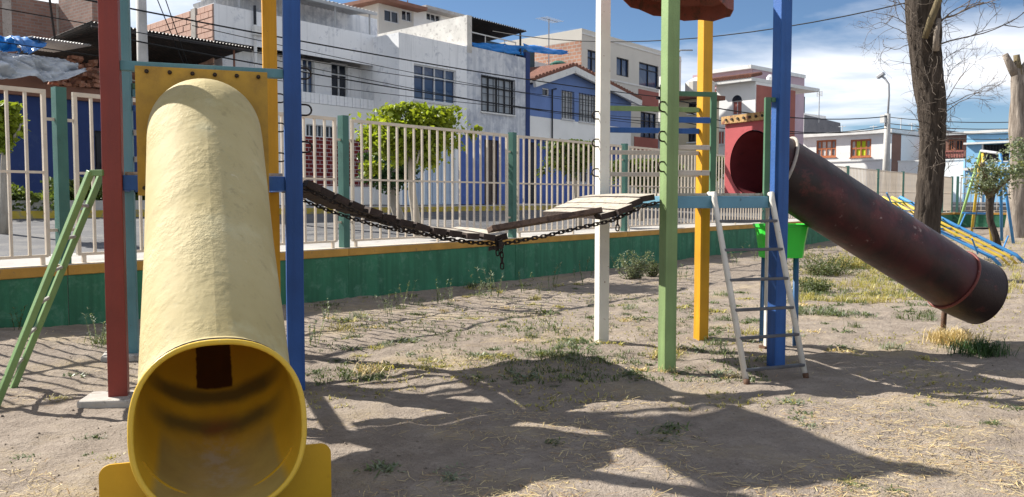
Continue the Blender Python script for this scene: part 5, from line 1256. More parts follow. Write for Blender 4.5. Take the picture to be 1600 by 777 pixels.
# ------------------------------------------------------------------ trees
def leaf_cloud(pts, size, rnd=random, nrm_up=.4):
    m = MB(); vs = []; fs = []
    for p in pts:
        d = V((rnd.uniform(-1, 1), rnd.uniform(-1, 1), rnd.uniform(-1, .6))).normalized(); n = V((rnd.uniform(-1, 1), rnd.uniform(-1, 1), rnd.uniform(-.2, 1) + nrm_up)).normalized()
        s = d.cross(n)
        if s.length < .05: continue
        s.normalize(); L = size * rnd.uniform(.6, 1.3); w = L * .33; i = len(vs); up = s.cross(d) * L * .12
        vs += [p - d * L * .5, p + s * w + up, p + d * L * .5, p - s * w + up]; fs += [(i, i + 1, i + 2), (i, i + 2, i + 3)]
    m.vf(vs, fs); return m
def clumpy(c, rx, ry, rz, n, nclump, spread, rnd=random, shell=.55, flat=0.0):
    cl = []
    for _ in range(nclump):
        d = V((rnd.gauss(0, 1), rnd.gauss(0, 1), rnd.gauss(0, 1))).normalized(); r_ = shell + (1 - shell) * rnd.random() ** .7
        cl.append((V((d.x * rx * r_, d.y * ry * r_, d.z * rz * r_)), rnd.uniform(.6, 1.3)))
    out = []
    for _ in range(n):
        q, s = rnd.choice(cl); p = q + V((rnd.gauss(0, 1), rnd.gauss(0, 1), rnd.gauss(0, .8))) * spread * s
        if flat and p.z > rz * flat: p.z = rz * flat + (p.z - rz * flat) * .25
        out.append(V(c) + p)
    return out
def limb(m, p, d, L, r, n=6, bend=.25, sides=6, rnd=random, up=0.0, tip=.35):
    pts = [V(p)]; d = V(d).normalized()
    for i in range(n):
        d = (d + V((rnd.gauss(0, 1), rnd.gauss(0, 1), rnd.gauss(0, 1) + up)) * bend).normalized(); pts.append(pts[-1] + d * L / n)
    m.tube(pts, [r * (1 - (1 - tip) * i / n) for i in range(n + 1)], sides); return pts
def street_tree(label, base, h_trunk, crown_c, rx, ry, rz, n, size, mt='leaf_bright', seed=1, tr=.09, white=True, flat=.55, extra=()):
    rnd = random.Random(seed)
    t = empty('street_tree', base, label, 'tree')
    m = MB(); top = V((crown_c[0], crown_c[1], crown_c[2] - rz * .5)); b = V(base)
    mid = (b + top) / 2 + V((rnd.uniform(-.08, .08), 0, 0))
    m.tube([b - Z * .1, b + (mid - b) * .5, mid, mid + (top - mid) * .5, top], [tr * 1.25, tr, tr * .9, tr * .8, tr * .6], 12); m.build('trunk', 'bark_street', t, smooth=True)
    for k in range(6):
        a = k * 1.05 + rnd.uniform(-.3, .3); m = MB(); limb(m, top - Z * .1, (math.cos(a), math.sin(a) * .8, .7), max(rx, rz) * 1.0, tr * .5, rnd=rnd); m.build('limb', 'bark_street', t, smooth=True)
    pts = clumpy(crown_c, rx, ry, rz, n, 46, max(rx, rz) * .17, rnd, .5, flat)
    for (dx, dy, dz, s, k) in extra: pts += clumpy(V(crown_c) + V((dx, dy, dz)), s, s, s, k, 8, s * .35, rnd)
    o = leaf_cloud(pts, size, rnd).build('crown', mt, t)
    return t
def sw(px, py, d): # point on the vertical plane at street depth d
    F = FF(d); a, z = F.hit(px, py); return F.P(a, z)
c = sw(641, 205, 10.2); b = sw(655, 385, 10.2)
k = (sw(745, 205, 10.2) - sw(645, 205, 10.2)).length / 100 
pxm = c.y / FPX
street_tree('bright green clipped street tree in full leaf behind the railing', (b.x, b.y, .68), 1, (c.x, c.y, c.z), 66 * pxm, 58 * pxm, 57 * pxm, 8500, .10, 'leaf_bright', 3, .075, extra=((-58 * pxm, 0, -55 * pxm, .16, 260), (-66 * pxm, 0, -20 * pxm, .2, 300), (92 * pxm, 0, -8 * pxm, .08, 60), (105 * pxm, 0, 2 * pxm, .05, 30)))
# darker tree in the shade behind it
c = sw(608, 262, 13.6); b = sw(627, 345, 13.6); pxm = c.y / FPX
street_tree('dark shaded tree standing behind the bright clipped tree', (b.x, b.y, .8), 1, (c.x, c.y, c.z), 40 * pxm, 40 * pxm, 34 * pxm, 2600, .12, 'leaf_dark', 8, .12)
c = sw(893, 240, 11.2); b = sw(906, 345, 11.2); pxm = c.y / FPX
street_tree('small pale green street tree beside the white post', (b.x, b.y, .65), 1, (c.x, c.y, c.z), 40 * pxm, 36 * pxm, 28 * pxm, 2600, .12, 'leaf_mid', 5, .07, extra=((-46 * pxm, 0, -30 * pxm, .12, 60),))
c = sw(1010, 268, 12.5); b = sw(1000, 330, 12.5); pxm = c.y / FPX
street_tree('bushy green tree behind the railing between white and green posts', (b.x, b.y, .7), 1, (c.x, c.y, c.z), 52 * pxm, 40 * pxm, 24 * pxm, 3200, .15, 'leaf_mid', 6, .08)
c = sw(1118, 258, 14); b = sw(1118, 320, 14); pxm = c.y / FPX
street_tree('low bushy tree behind the railing beside the red slide panel', (b.x, b.y, .75), 1, (c.x, c.y, c.z), 22 * pxm, 22 * pxm, 17 * pxm, 1100, .18, 'leaf_mid', 16, .08)
c = sw(8, 190, 14.2); b = sw(6, 330, 14.2); pxm = c.y / FPX
street_tree('green street tree at the left picture edge beyond the railing', (b.x, b.y, .85), 1, (c.x, c.y, c.z), 24 * pxm, 24 * pxm, 40 * pxm, 1500, .12, 'leaf_bright', 11, .07)
def hedge(label, px0, px1, y0, y1, d, seed, mt='leaf_mid'):
    rnd = random.Random(seed); a, b = sw(px0, y1, d), sw(px1, y1, d); top = sw((px0 + px1) / 2, y0, d).z; z0 = 1.0; pts = []
    L = (b - a).length
    for k in range(int(L * 1500)):
        s = rnd.random(); hh = (top - z0) * (.75 + .35 * mnoise.noise(V((s * L * 1.3, seed, 0)))); q = a + (b - a) * s
        pts.append(V((q.x, q.y, z0)) + N * (rnd.gauss(0, .22)) + Z * (hh * rnd.random() ** .55))
    t = empty('hedge', ((a.x + b.x) / 2, (a.y + b.y) / 2, z0), label, 'hedge'); leaf_cloud(pts, .12, rnd).build('foliage', mt, t)
    m = MB()
    for k in range(int(L * 3)): q = a + (b - a) * rnd.random(); limb(m, V((q.x, q.y, z0 - .1)), (0, 0, 1), (top - z0) * .8, .02, rnd=rnd, sides=5)
    m.build('stems', 'bark_shrub', t)
hedge('leafy green hedge across the road at far left', -40, 76, 282, 338, 17.6, 1)
hedge('patchy hedge across the road behind the teal post', 80, 250, 262, 338, 18.0, 2)
m = MB(); m.fbox(FF(17.3), FF(17.3).hit(-80, 300)[0], FF(17.3).hit(262, 300)[0], .9, 1.32, -.15, 0); o = m.build('planter_kerb', 'concrete_pole'); tag(o, 'grey concrete planter edge under the left hedges', 'planter')
# big dark trunk with bare twigs
def big_tree():
    rnd = random.Random(21); Y = 14.5; pxm = Y / FPX
    prof = [(1447, 445, 30), (1447, 400, 27), (1448, 350, 24), (1452, 300, 22.5), (1456, 250, 22), (1458, 200, 22.5), (1456, 160, 25), (1450, 120, 27), (1444, 70, 29), (1441, 20, 30), (1440, -40, 27), (1438, -140, 24)]
    t = empty('bare_tree', (at(1447, 400, Y).x, Y, 0), 'thick dark bare tree trunk with wiry twigs at right', 'tree')
    pts = [at(a, b, Y) for a, b, c_ in prof]; pts[0].z = -.1; rs = [c_ * pxm for *_, c_ in prof]
    # resample finely, displace for bark ridges
    P = np.array([tuple(p) for p in pts]); tt = np.linspace(0, len(pts) - 1, 90); X = [np.interp(tt, range(len(pts)), P[:, i]) for i in range(3)]; Rr = np.interp(tt, range(len(pts)), rs)
    vs = []; n = 60
    for i in range(90):
        for k in range(n):
            a = 2 * math.pi * k / n; r_ = Rr[i] * .79 * (1 + .16 * mnoise.noise(V((math.cos(a) * 1.6, math.sin(a) * 1.6, X[2][i] * .9))) + .16 * abs(mnoise.noise(V((math.cos(a) * 6, math.sin(a) * 6, X[2][i] * 1.6)))) + .09 * mnoise.noise(V((math.cos(a) * 14, math.sin(a) * 14, X[2][i] * 6))))
            vs.append(V((X[0][i] + math.cos(a) * r_, X[1][i] + math.sin(a) * r_, X[2][i])))
    m = MB(); m.vf(vs, [(i * n + k, i * n + (k + 1) % n, (i + 1) * n + (k + 1) % n, (i + 1) * n + k) for i in range(89) for k in range(n)]); m.build('trunk', 'bark_dark', t, smooth=True)
    # right-hand limb leaving near the top and a cut stub
    s0 = at(1462, 80, Y - .3); m = MB(); m.tube([s0, at(1463, 55, Y - .35), at(1467, 30, Y - .3)], [.06, .045, .035], 8); l1 = at(1467, 32, Y - .3); m.build('limb', 'bark_pale', t, smooth=True)
    m = MB(); m.tube([at(1445, 60, Y - .45), at(1455, 30, Y - .5), at(1470, -8, Y - .5), at(1480, -50, Y - .5)], [.05, .06, .06, .05], 8); m.build('limb', 'bark_shrub', t, smooth=True)
    def spray(p, d, L, r, depth, m, sp=.55, fan=3):
        pts = limb(m, p, d, L, r, 6, .16, 4 if depth < 2 else 5, rnd, .05, .5)
        if depth == 0: return
        for k in range(fan):
            i = rnd.randint(2, 6); dd = (pts[i] - pts[i - 1]).normalized() + V((rnd.gauss(0, 1), rnd.gauss(0, 1) * .6, rnd.gauss(0, 1))) * sp
            spray(pts[i], dd, L * rnd.uniform(.45, .75), r * .62, depth - 1, m, sp, fan)
    for (px, py, dx, dz, L, r_, dep, fan) in ((1468, 33, .9, .35, .75, .016, 3, 3), (1467, 70, .95, .2, 1.0, .014, 3, 3), (1466, 40, .5, .9, .7, .013, 3, 3), (1478, 175, .75, .5, .8, .008, 4, 3), (1477, 165, .9, .3, .85, .008, 4, 3), (1477, 160, .5, .8, .8, .008, 4, 3), (1478, 130, .4, .85, .5, .006, 3, 3),
                                              (1420, 40, -.9, .3, .7, .008, 4, 3), (1418, 20, -.8, .6, .7, .008, 4, 3), (1420, 70, -.95, -.1, .6, .007, 3, 3), (1420, 8, -.9, .1, .65, .007, 3, 3), (1436, 190, -.6, .3, .3, .005, 3, 2), (1424, 100, -.7, .0, .4, .005, 3, 2), (1474, 95, .6, .6, .5, .006, 3, 3), (1420, 55, -.8, .4, .6, .007, 4, 3)):
        m = MB(); spray(at(px, py, Y - rnd.uniform(-.1, .3)), (dx, rnd.uniform(-.3, .1), dz), L, r_, dep, m, .5, fan); o = m.build('twigs', 'twig', t, smooth=True); o['kind'] = 'stuff'
    m = MB()
    for k in range(260):     # wiry shoots clinging to the bark
        i = rnd.randint(30, 84); a = rnd.uniform(-math.pi, 0); p = V((X[0][i] + math.cos(a) * Rr[i] * 1.08, X[1][i] + math.sin(a) * Rr[i] * 1.08, X[2][i])); limb(m, p, (math.cos(a) * .5 + rnd.gauss(0, .6), math.sin(a) * .4, rnd.gauss(0, .9)), rnd.uniform(.12, .4), .004, 4, .4, 4, rnd)
    o = m.build('shoots', 'twig', t); o['kind'] = 'stuff'
big_tree()
def dead_trunk():
    rnd = random.Random(5); Y = 30.0; pxm = Y / FPX
    prof = [(1594, 365, 22), (1593, 340, 17), (1593, 280, 14.5), (1594, 230, 14), (1594, 205, 16), (1593, 170, 13), (1592, 140, 12), (1590, 120, 9.5), (1590, 108, 7)]
    t = empty('dead_tree', (at(1591, 360, Y).x, Y, 0), 'pale barkless dead trunk with cut stubs at the right picture edge', 'tree')
    pts = [at(a, b, Y) for a, b, c_ in prof]; pts[0].z = -.1; P = np.array([tuple(p) for p in pts]); tt = np.linspace(0, len(pts) - 1, 50); X = [np.interp(tt, range(len(pts)), P[:, i]) for i in range(3)]; Rr = np.interp(tt, range(len(pts)), [c_ * pxm for *_, c_ in prof]); n = 32; vs = []
    for i in range(50):
        for k in range(n):
            a = 2 * math.pi * k / n; r_ = Rr[i] * (1 + .2 * mnoise.noise(V((math.cos(a) * 1.4, math.sin(a) * 1.4, X[2][i] * .7))) + .07 * mnoise.noise(V((math.cos(a) * 6, math.sin(a) * 6, X[2][i] * 2)))); vs.append(V((X[0][i] + math.cos(a) * r_, X[1][i] + math.sin(a) * r_, X[2][i])))
    m = MB(); m.vf(vs, [(i * n + k, i * n + (k + 1) % n, (i + 1) * n + (k + 1) % n, (i + 1) * n + k) for i in range(49) for k in range(n)] + [tuple(49 * n + k for k in range(n))]); m.build('trunk', 'bark_pale', t, smooth=True)
    for q in ([(1588, 118, 8), (1580, 105, 6.5), (1570, 85, 4.5)], [(1590, 118, 8), (1590, 103, 5.5), (1588, 86, 4.5)], [(1592, 125, 8), (1600, 108, 6), (1606, 95, 5)]):
        m = MB(); m.tube([at(a, b, Y) for a, b, _ in q], [c_ * pxm for *_, c_ in q], 9); m.build('stub', 'bark_pale' if q[0][0] != 1590 else 'bark_shrub', t, smooth=True)
dead_trunk()
def shrub_tree():
    rnd = random.Random(9); Y = 22.5; pxm = Y / FPX
    t = empty('small_tree', (at(1560, 388, Y).x, Y, 0), 'small twisted tree with sparse leaves in front of the swing set', 'tree')
    m = MB(); q = [(1561, 392, 6), (1556, 370, 5), (1547, 345, 5), (1546, 320, 6), (1548, 305, 6.5)]; pts = [at(a, b, Y) for a, b, _ in q]; pts[0].z = -.05; m.tube(pts, [c_ * pxm for *_, c_ in q], 10); m.build('trunk', 'bark_dark', t, smooth=True)
    lv = []
    for q in ([(1547, 308, 4.5), (1540, 280, 4), (1534, 255, 3)], [(1548, 306, 4), (1553, 285, 3), (1560, 270, 2)], [(1548, 306, 4), (1562, 292, 2.5), (1578, 280, 1.5)], [(1546, 310, 3), (1535, 296, 2), (1528, 290, 1.2)]):
        m = MB(); pts = [at(a, b, Y + rnd.uniform(-.2, .2)) for a, b, _ in q]; m.tube(pts, [c_ * pxm for *_, c_ in q], 7); m.build('limb', 'bark_shrub', t, smooth=True)
        for p in pts[1:]: lv += clumpy(p, .3, .3, .3, 170, 7, .1, rnd)
    for (a, b, s) in ((1585, 250, .42), (1592, 235, .3), (1578, 270, .25), (1595, 262, .3)): lv += clumpy(at(a, b, Y), s, s, s, 260, 9, .12, rnd)
    leaf_cloud(lv, .09, rnd).build('crown', 'weed_grey', t)
shrub_tree()
# ------------------------------------------------------------------ poles, wires, lamp
def pole(label, px, d, top_py, r0, r1, bot=.9, mt='concrete_pole', cross=True):
    F = FF(d); a, z = F.hit(px, top_py); t = empty('utility_pole', F.P(a, bot), label, 'pole'); m = MB(); m.tube([F.P(a, bot - .2), F.P(a, z)], [r0, r1], 14); m.build('shaft', mt, t, smooth=True)
    return t, F, a, z
t, Fp, ap_, zp_ = pole('concrete utility pole rising behind the yellow panel', 219, 18.6, -60, .15, .105)
t2, Fq, aq_, zq_ = pole('street utility pole with lamp arm behind the green post', 1034, 18.6, 120, .16, .11)
m = MB(); m.tube([Fq.P(aq_, zq_ - 1.4), Fq.P(aq_ - .1, zq_ + .4, .3), Fq.P(aq_ + .6, zq_ + 1.2, .6), Fq.P(aq_ + 1.2, zq_ + 1.25, .9)], .04, 8); m.build('lamp_arm', 'lamp_grey', t2, smooth=True)
m = MB(); z = Fq.hit(1034, 152)[1]; m.tube([Fq.P(aq_ - .25, z - .5, .3), Fq.P(aq_ - .25, z + .5, .3)], .24, 12); m.build('transformer', 'frame_dark', t2)
for k in range(3): m = MB(); z = Fq.hit(1034, 140 + 16 * k)[1]; m.fbox(Fq, aq_ - .7, aq_ + .9, z - .05, z + .05, .1, .18); m.build('cross_arm', 'frame_dark', t2)
L_ = FS(58.0); a, z = L_.hit(1387, 178); lt = empty('street_lamp', L_.P(a, STY), 'curved street lamp on a concrete pole beyond the white railing', 'street lamp')
m = MB(); m.tube([L_.P(a, STY - .3), L_.P(a, z)], [.26, .17], 12); m.build('shaft', 'concrete_pole', lt, smooth=True)
m = MB(); m.tube([L_.P(a, z - .5), L_.P(a + .05, L_.hit(1387, 150)[1]), L_.P(a + .02, L_.hit(1387, 132)[1]), L_.P(a - .25, L_.hit(1387, 122)[1]), L_.P(a - .45, L_.hit(1387, 118)[1])], .07, 8); m.build('lamp_arm', 'lamp_grey', lt, smooth=True)
m = MB(); p = L_.P(a - .5, L_.hit(1387, 117)[1]); m.obox(p, (L_.a * .8 + Z * .45).normalized(), L_.m, (Z * .8 - L_.a * .45).normalized(), .25, .16, .1); m.build('lamp_head', 'lamp_grey', lt, bevel=.04)
m = MB(); z = L_.hit(1387, 186)[1]; m.fbox(L_, a - .3, a - .02, z - .25, z + .25, .18, .4); m.build('junction_box', 'trim_white', lt)
def wire(p, q, sag, r=.012, label='', n=18):
    m = MB(); p = V(p); q = V(q); m.tube([p + (q - p) * (k / n) - Z * (sag * 4 * (k / n) * (1 - k / n)) for k in range(n + 1)], r, 5); o = m.build('power_line', 'wire'); tag(o, label, 'wire', 'overhead lines along the street'); return o
def fpt(px, py, d): return sw(px, py, d)
D0 = 18.4
WORD = {(-35, 152): 'thick topmost', (6, 168): 'thin second from top', (40, 176): 'thin third from top', (60, 186): 'thin fourth from top', (62, 192): 'thick second lowest', (92, 196): 'thin lowest'}
wl = 'thin dark overhead power line strung along the street'
for (x0, y0, x1, y1, r_) in ((-40, 6, 1034, 168, .011), (-40, -35, 1034, 152, .02), (-40, 60, 1034, 186, .010), (200, 62, 1034, 192, .018), (420, 92, 1034, 196, .011), (300, 40, 1034, 176, .010)):
    wire(fpt(x0, y0, D0), fpt(x1, y1, D0), .22, r_, WORD[(y0, y1)] + ' of the dark overhead lines strung along the street')
for y0, y1, sg, r_, wd in ((152, 182, .5, .03, 'upper thick'), (165, 200, .7, .025, 'lower'), (185, 196, .6, .022, 'middle thin')):
    wire(fpt(1034, y0, D0), L_.P(L_.hit(1387, 176)[0], L_.hit(1387, y1)[1]), sg, r_, wd + ' dark wire from the pole behind the green post to the street lamp')
for y0, y1, wd in ((183, 184, 'highest'), (193, 195, 'second highest'), (200, 203, 'second lowest'), (208, 212, 'lowest')): wire(FS(59).P(FS(59).hit(1387, y0)[0], FS(59).hit(1387, y0)[1]), FS(57).P(FS(57).hit(1700, y1)[0], FS(57).hit(1700, y1)[1]), .3, .025, wd + ' dark wire running right from the street lamp pole')
o = wire(at(770, 49, 24), at(1500, -16, 15), .55, .012, 'x'); tag(o, 'single dark wire crossing the open sky towards the big tree', 'wire')
for k, (x0, y0, x1, y1) in enumerate(((238, -20, 290, 108), (252, -20, 296, 108))): o = wire(fpt(x0, y0, 18.5), fpt(x1, y1, 19.6), 0, .012, 'x'); tag(o, ('left' if k == 0 else 'right') + ' one of the two slanting stay cables by the concrete pole', 'wire', 'stay cables')
m = MB(); p = sw(75, -20, 20); q = sw(86, 62, 20); m.tube([p, q], .025, 6); o = m.build('antenna_pole', 'iron'); tag(o, 'thin leaning pole above the blue tarpaulin', 'pole')
for k in range(4):
    x = (1316, 1365, 1408, 1425)[k]; A = FS(70); a, z = A.hit(x, (196, 196, 184, 192)[k]); m = MB(); m.tube([A.P(a, z - 2.2), A.P(a, z)], .035, 5); m.tube([A.P(a - .3, z - .1), A.P(a + .3, z - .1)], .025, 5); o = m.build('roof_antenna', 'lamp_grey'); tag(o, ('leftmost', 'second', 'third', 'rightmost')[k] + ' of the four thin antenna rods on the far roofs', 'antenna', 'distant antenna rods')
# ------------------------------------------------------------------ weeds, straw, stones
def blade(vs, fs, p, d, L, w, droop=.3):
    d = V(d).normalized(); s = d.cross(Z); s = s.normalized() if s.length > .05 else V((1, 0, 0)); i = len(vs)
    q = p + d * L * .55; e = p + d * L + V((d.x, d.y, 0)) * L * droop * .5 - Z * L * droop * .4
    vs += [p - s * w * .5, p + s * w * .5, q + s * w * .45, q - s * w * .45, e]; fs += [(i, i + 1, i + 2, i + 3), (i + 3, i + 2, i + 4)]
def weed_mesh(kind, seed):
    r_ = random.Random(seed); vs = []; fs = []
    if kind == 'rosette':
        for k in range(46):
            a = r_.uniform(0, 6.28); e = r_.uniform(.05, 1.0); o = V((r_.gauss(0, .05), r_.gauss(0, .05), 0)); blade(vs, fs, o, (math.cos(a), math.sin(a), e), r_.uniform(.03, .085), r_.uniform(.008, .018), .5)
    elif kind == 'tuft':
        for k in range(70):
            a = r_.uniform(0, 6.28); e = r_.uniform(.5, 2.2); o = V((r_.gauss(0, .05), r_.gauss(0, .05), 0)); blade(vs, fs, o, (math.cos(a), math.sin(a), e), r_.uniform(.05, .13), r_.uniform(.003, .007), .6)
    elif kind == 'stem':
        for k in range(5):
            a = r_.uniform(0, 6.28); d = V((math.cos(a) * .35, math.sin(a) * .35, 1)).normalized(); p = V((r_.gauss(0, .03), r_.gauss(0, .03), 0)); L = r_.uniform(.16, .34)
            blade(vs, fs, p, d, L, .006, .05)
            for j in range(16):
                q = p + d * L * r_.uniform(.15, 1); b = r_.uniform(0, 6.28); blade(vs, fs, q, (math.cos(b), math.sin(b), r_.uniform(.1, 1)), r_.uniform(.02, .05), r_.uniform(.006, .014), .3)
    elif kind == 'mat':
        for k in range(110):
            a = r_.uniform(0, 6.28); rr = abs(r_.gauss(0, .085)); o = V((math.cos(a) * rr, math.sin(a) * rr * .8, 0)); i = len(vs); vs += [V((0, 0, .002)), o + V((-math.sin(a), math.cos(a), 0)) * .002 + V((0, 0, .002)), o + V((0, 0, .002))]; fs.append((i, i + 1, i + 2)); b = r_.uniform(0, 6.28); blade(vs, fs, o, (math.cos(b), math.sin(b), r_.uniform(.1, 1.1)), r_.uniform(.015, .05), r_.uniform(.006, .012), .4)
    m = MB(); m.vf(vs, fs); return m
WM = {}
for kind in ('rosette', 'tuft', 'stem', 'mat'):
    for mt in ('weed_green', 'weed_grey', 'weed_yellow', 'straw'):
        for sd in range(2): WM[(kind, mt, sd)] = weed_mesh(kind, hash((kind, sd)) % 1000 if False else sd * 31 + len(kind) * 7 + len(mt)).mesh('weed_' + kind, mt)
def weed(px, py, kind, mt, s, label, group, name='weed', cat='weed'):
    p = gp(px, py); o = bpy.data.objects.new(name, WM[(kind, mt, random.randint(0, 1))]); COL.objects.link(o); o.location = (p.x, p.y, gz(p.x, p.y) - .004); o.rotation_euler = (0, 0, random.uniform(0, 6.28)); o.scale = (s, s, s * random.uniform(.85, 1.2)); tag(o, label(px, py, kind, mt) if callable(label) else label, cat, group); return o
ANCH = [((186, 628), 'by the red post'), ((463, 606), 'by the left blue post'), ((620, 520), 'in front of the sagging bridge'), ((760, 545), 'in the middle of the bare earth'), ((940, 533), 'near the white post'), ((1042, 580), 'near the green post'), ((1095, 528), 'near the right yellow post'), ((1212, 572), 'near the ladder'), ((1320, 470), 'under the red tube slide'), ((1490, 520), 'near the rusty slide support'), ((1255, 655), 'right of the big shadow'), ((1500, 650), 'on the sunlit earth at lower right'), ((1050, 690), 'in the big shadow at lower right'), ((700, 690), 'in the shadow of the yellow slide'), ((140, 700), 'left of the yellow slide opening'), ((600, 730), 'right of the yellow slide opening'), ((820, 480), 'between the bridge and the green wall'), ((590, 490), 'in the railing shadow by the wall'), ((1340, 755), 'at the bottom edge below the big shadow')]
FORM = {'rosette': 'leafy rosette weed', 'mat': 'creeping weed', 'tuft': 'grassy tuft', 'stem': 'slender leafy weed'}
COLR = {'weed_green': 'green', 'weed_grey': 'grey green', 'weed_yellow': 'yellowish', 'straw': 'dry straw coloured'}
def GL(x, y, kind, mt): return 'small ' + COLR[mt] + ' ' + FORM[kind] + ' ' + min(ANCH, key=lambda a: (a[0][0] - x) ** 2 + 4 * (a[0][1] - y) ** 2)[1]
spots = [(768, 548), (755, 558), (760, 562), (668, 565), (655, 572), (690, 568), (640, 552), (605, 540), (590, 545), (620, 532), (640, 530), (650, 535), (545, 545), (860, 552), (850, 556), (875, 547), (905, 545), (930, 540), (950, 538), (835, 524), (790, 512), (798, 506), (800, 500), (740, 500), (720, 497), (860, 490), (870, 485), (835, 468), (700, 478), (830, 480), (742, 462), (560, 500), (570, 495), (1010, 570), (990, 585), (1000, 590), (1080, 576), (1085, 590), (1060, 585), (975, 480), (1090, 462), (1105, 475), (1120, 462), (1140, 500), (1115, 520), (1118, 524), (1030, 545), (985, 470), (985, 486), (1010, 488), (935, 560), (890, 566), (1150, 478), (1165, 470), (1130, 548), (1300, 462), (1330, 470), (1310, 480), (1290, 490), (1345, 475), (1380, 470), (1285, 440), (1400, 480), (1420, 490), (1275, 470), (1350, 555), (1390, 545), (1310, 545), (1420, 640), (1450, 632), (1255, 655), (1260, 665), (1250, 648), (1548, 665), (1235, 630), (1125, 585), (1040, 680), (1050, 668), (1325, 752), (1330, 758), (1400, 768), (600, 735), (595, 728), (150, 680), (130, 708), (172, 718), (40, 715), (155, 548), (20, 600), (120, 590), (95, 625), (700, 750), (705, 742), (865, 690), (880, 560), (600, 575), (575, 585), (545, 580), (525, 560), (1440, 560), (1040, 690), (1480, 665), (1590, 640), (1345, 490), (1450, 480), (820, 590), (870, 600), (745, 590)]
for (x, y) in spots:
    weed(x + random.uniform(-3, 3), y + random.uniform(-2, 2), random.choice(['rosette', 'mat', 'rosette', 'mat', 'mat', 'tuft'][:6 if y < 600 else 4]), random.choice(['weed_green', 'weed_green', 'weed_grey', 'weed_yellow']), random.uniform(.7, 1.35) * (1 if y < 600 else .75), GL, 'small weeds on the playground')
for k in range(205):
    x, y = random.uniform(480, 1340), 445 + 150 * random.random() ** 1.3
    if mnoise.noise(V((x * .012, y * .03, 4))) < -.05: continue
    weed(x, y, random.choice(['rosette', 'mat', 'mat', 'tuft']), random.choice(['weed_green', 'weed_green', 'weed_grey', 'weed_yellow', 'straw']), random.uniform(.6, 1.4), GL, 'small weeds on the playground')
ORD = 'leftmost,second,third,fourth,fifth,sixth,seventh,eighth,ninth,tenth,eleventh,twelfth,thirteenth,fourteenth,fifteenth,sixteenth,seventeenth,eighteenth,nineteenth,twentieth,twenty-first,rightmost'.split(',')
WW = sorted(((508, 505, .8), (522, 503, .7), (486, 540, 1.3), (600, 492, .8), (610, 496, .9), (632, 480, 1.0), (690, 475, .9), (705, 476, 1.0), (750, 467, 1.2), (765, 466, 1.6), (776, 466, 1.3), (820, 458, 1.0), (866, 452, 1.2), (912, 444, 1.4), (1070, 438, 1.2), (1060, 436, 1.0), (840, 462, .8), (1150, 415, 1.6), (1180, 408, 1.6), (155, 556, .9), (165, 552, 1.0), (30, 540, .9)))
for kk, (x, y, s) in enumerate(WW):
    weed(x, y, 'stem', random.choice(['weed_grey', 'weed_green', 'weed_grey']), s, ORD[kk] + (' from the left' if 0 < kk < 21 else '') + ' of the slender leafy weeds along the foot of the green wall', 'tall weeds along the wall')
def bush(label, px, py, w, h, n, mt, seed, size=.03, name='bush', dry=0):
    r_ = random.Random(seed); p = gp(px, py); t = empty(name, (p.x, p.y, gz(p.x, p.y)), label, 'bush'); m = MB(); lv = []; b = V((p.x, p.y, gz(p.x, p.y) - .02))
    for k in range(n):
        a = r_.uniform(0, 6.28); d = V((math.cos(a) * w / h * .9, math.sin(a) * w / h * .6, 1)); pts = limb(m, b + V((r_.gauss(0, w * .2), r_.gauss(0, w * .15), 0)), d, h * r_.uniform(.6, 1.15), .0035, 5, .12, 4, r_)
        for q in pts[1:]:
            for _ in range(9): lv.append(q + V((r_.gauss(0, .022), r_.gauss(0, .022), r_.gauss(0, .022))))
    m.build('stems', 'straw_brown' if dry else 'bark_shrub', t); leaf_cloud(lv, size, r_).build('foliage', mt, t)
bush('grey green feathery bush at the wall between white and green posts', 992, 436, .30, .48, 46, 'weed_grey', 4)
bush('bushy weed beside the feathery bush near the green post', 1020, 432, .2, .32, 26, 'weed_green', 5)
bush('tall green weed thicket under the red tube slide', 1290, 430, .8, .5, 80, 'weed_green', 6)
bush('yellow dry weed thicket beside the litter bin', 1335, 418, .8, .42, 70, 'weed_yellow', 7)
bush('low green weed patch right of the blue post', 1272, 455, .45, .26, 50, 'weed_green', 8)
bush('weeds growing against the far wall under the slide', 1225, 400, .5, .4, 50, 'weed_grey', 18)
# dry grass clump under the slide exit
def grass_clump(label, px, py, n, h, w, mt, seed):
    r_ = random.Random(seed); p = gp(px, py); vs = []; fs = []; b = V((p.x, p.y, gz(p.x, p.y) - .01))
    for k in range(n):
        a = r_.uniform(0, 6.28); blade(vs, fs, b + V((r_.gauss(0, w * .4), r_.gauss(0, w * .3), 0)), (math.cos(a) * .6, math.sin(a) * .6, r_.uniform(.7, 2)), h * r_.uniform(.5, 1.1), .006, .7)
    m = MB(); m.vf(vs, fs); o = m.build('grass_clump', mt); tag(o, label, 'grass')
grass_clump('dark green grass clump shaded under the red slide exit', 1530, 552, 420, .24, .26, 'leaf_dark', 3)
grass_clump('tall straw coloured grass clump beside the rusty slide support', 1492, 540, 420, .26, .24, 'straw', 4)
grass_clump('dry grass tuft at the foot of the rusty support post', 1466, 530, 160, .16, .14, 'straw', 5)
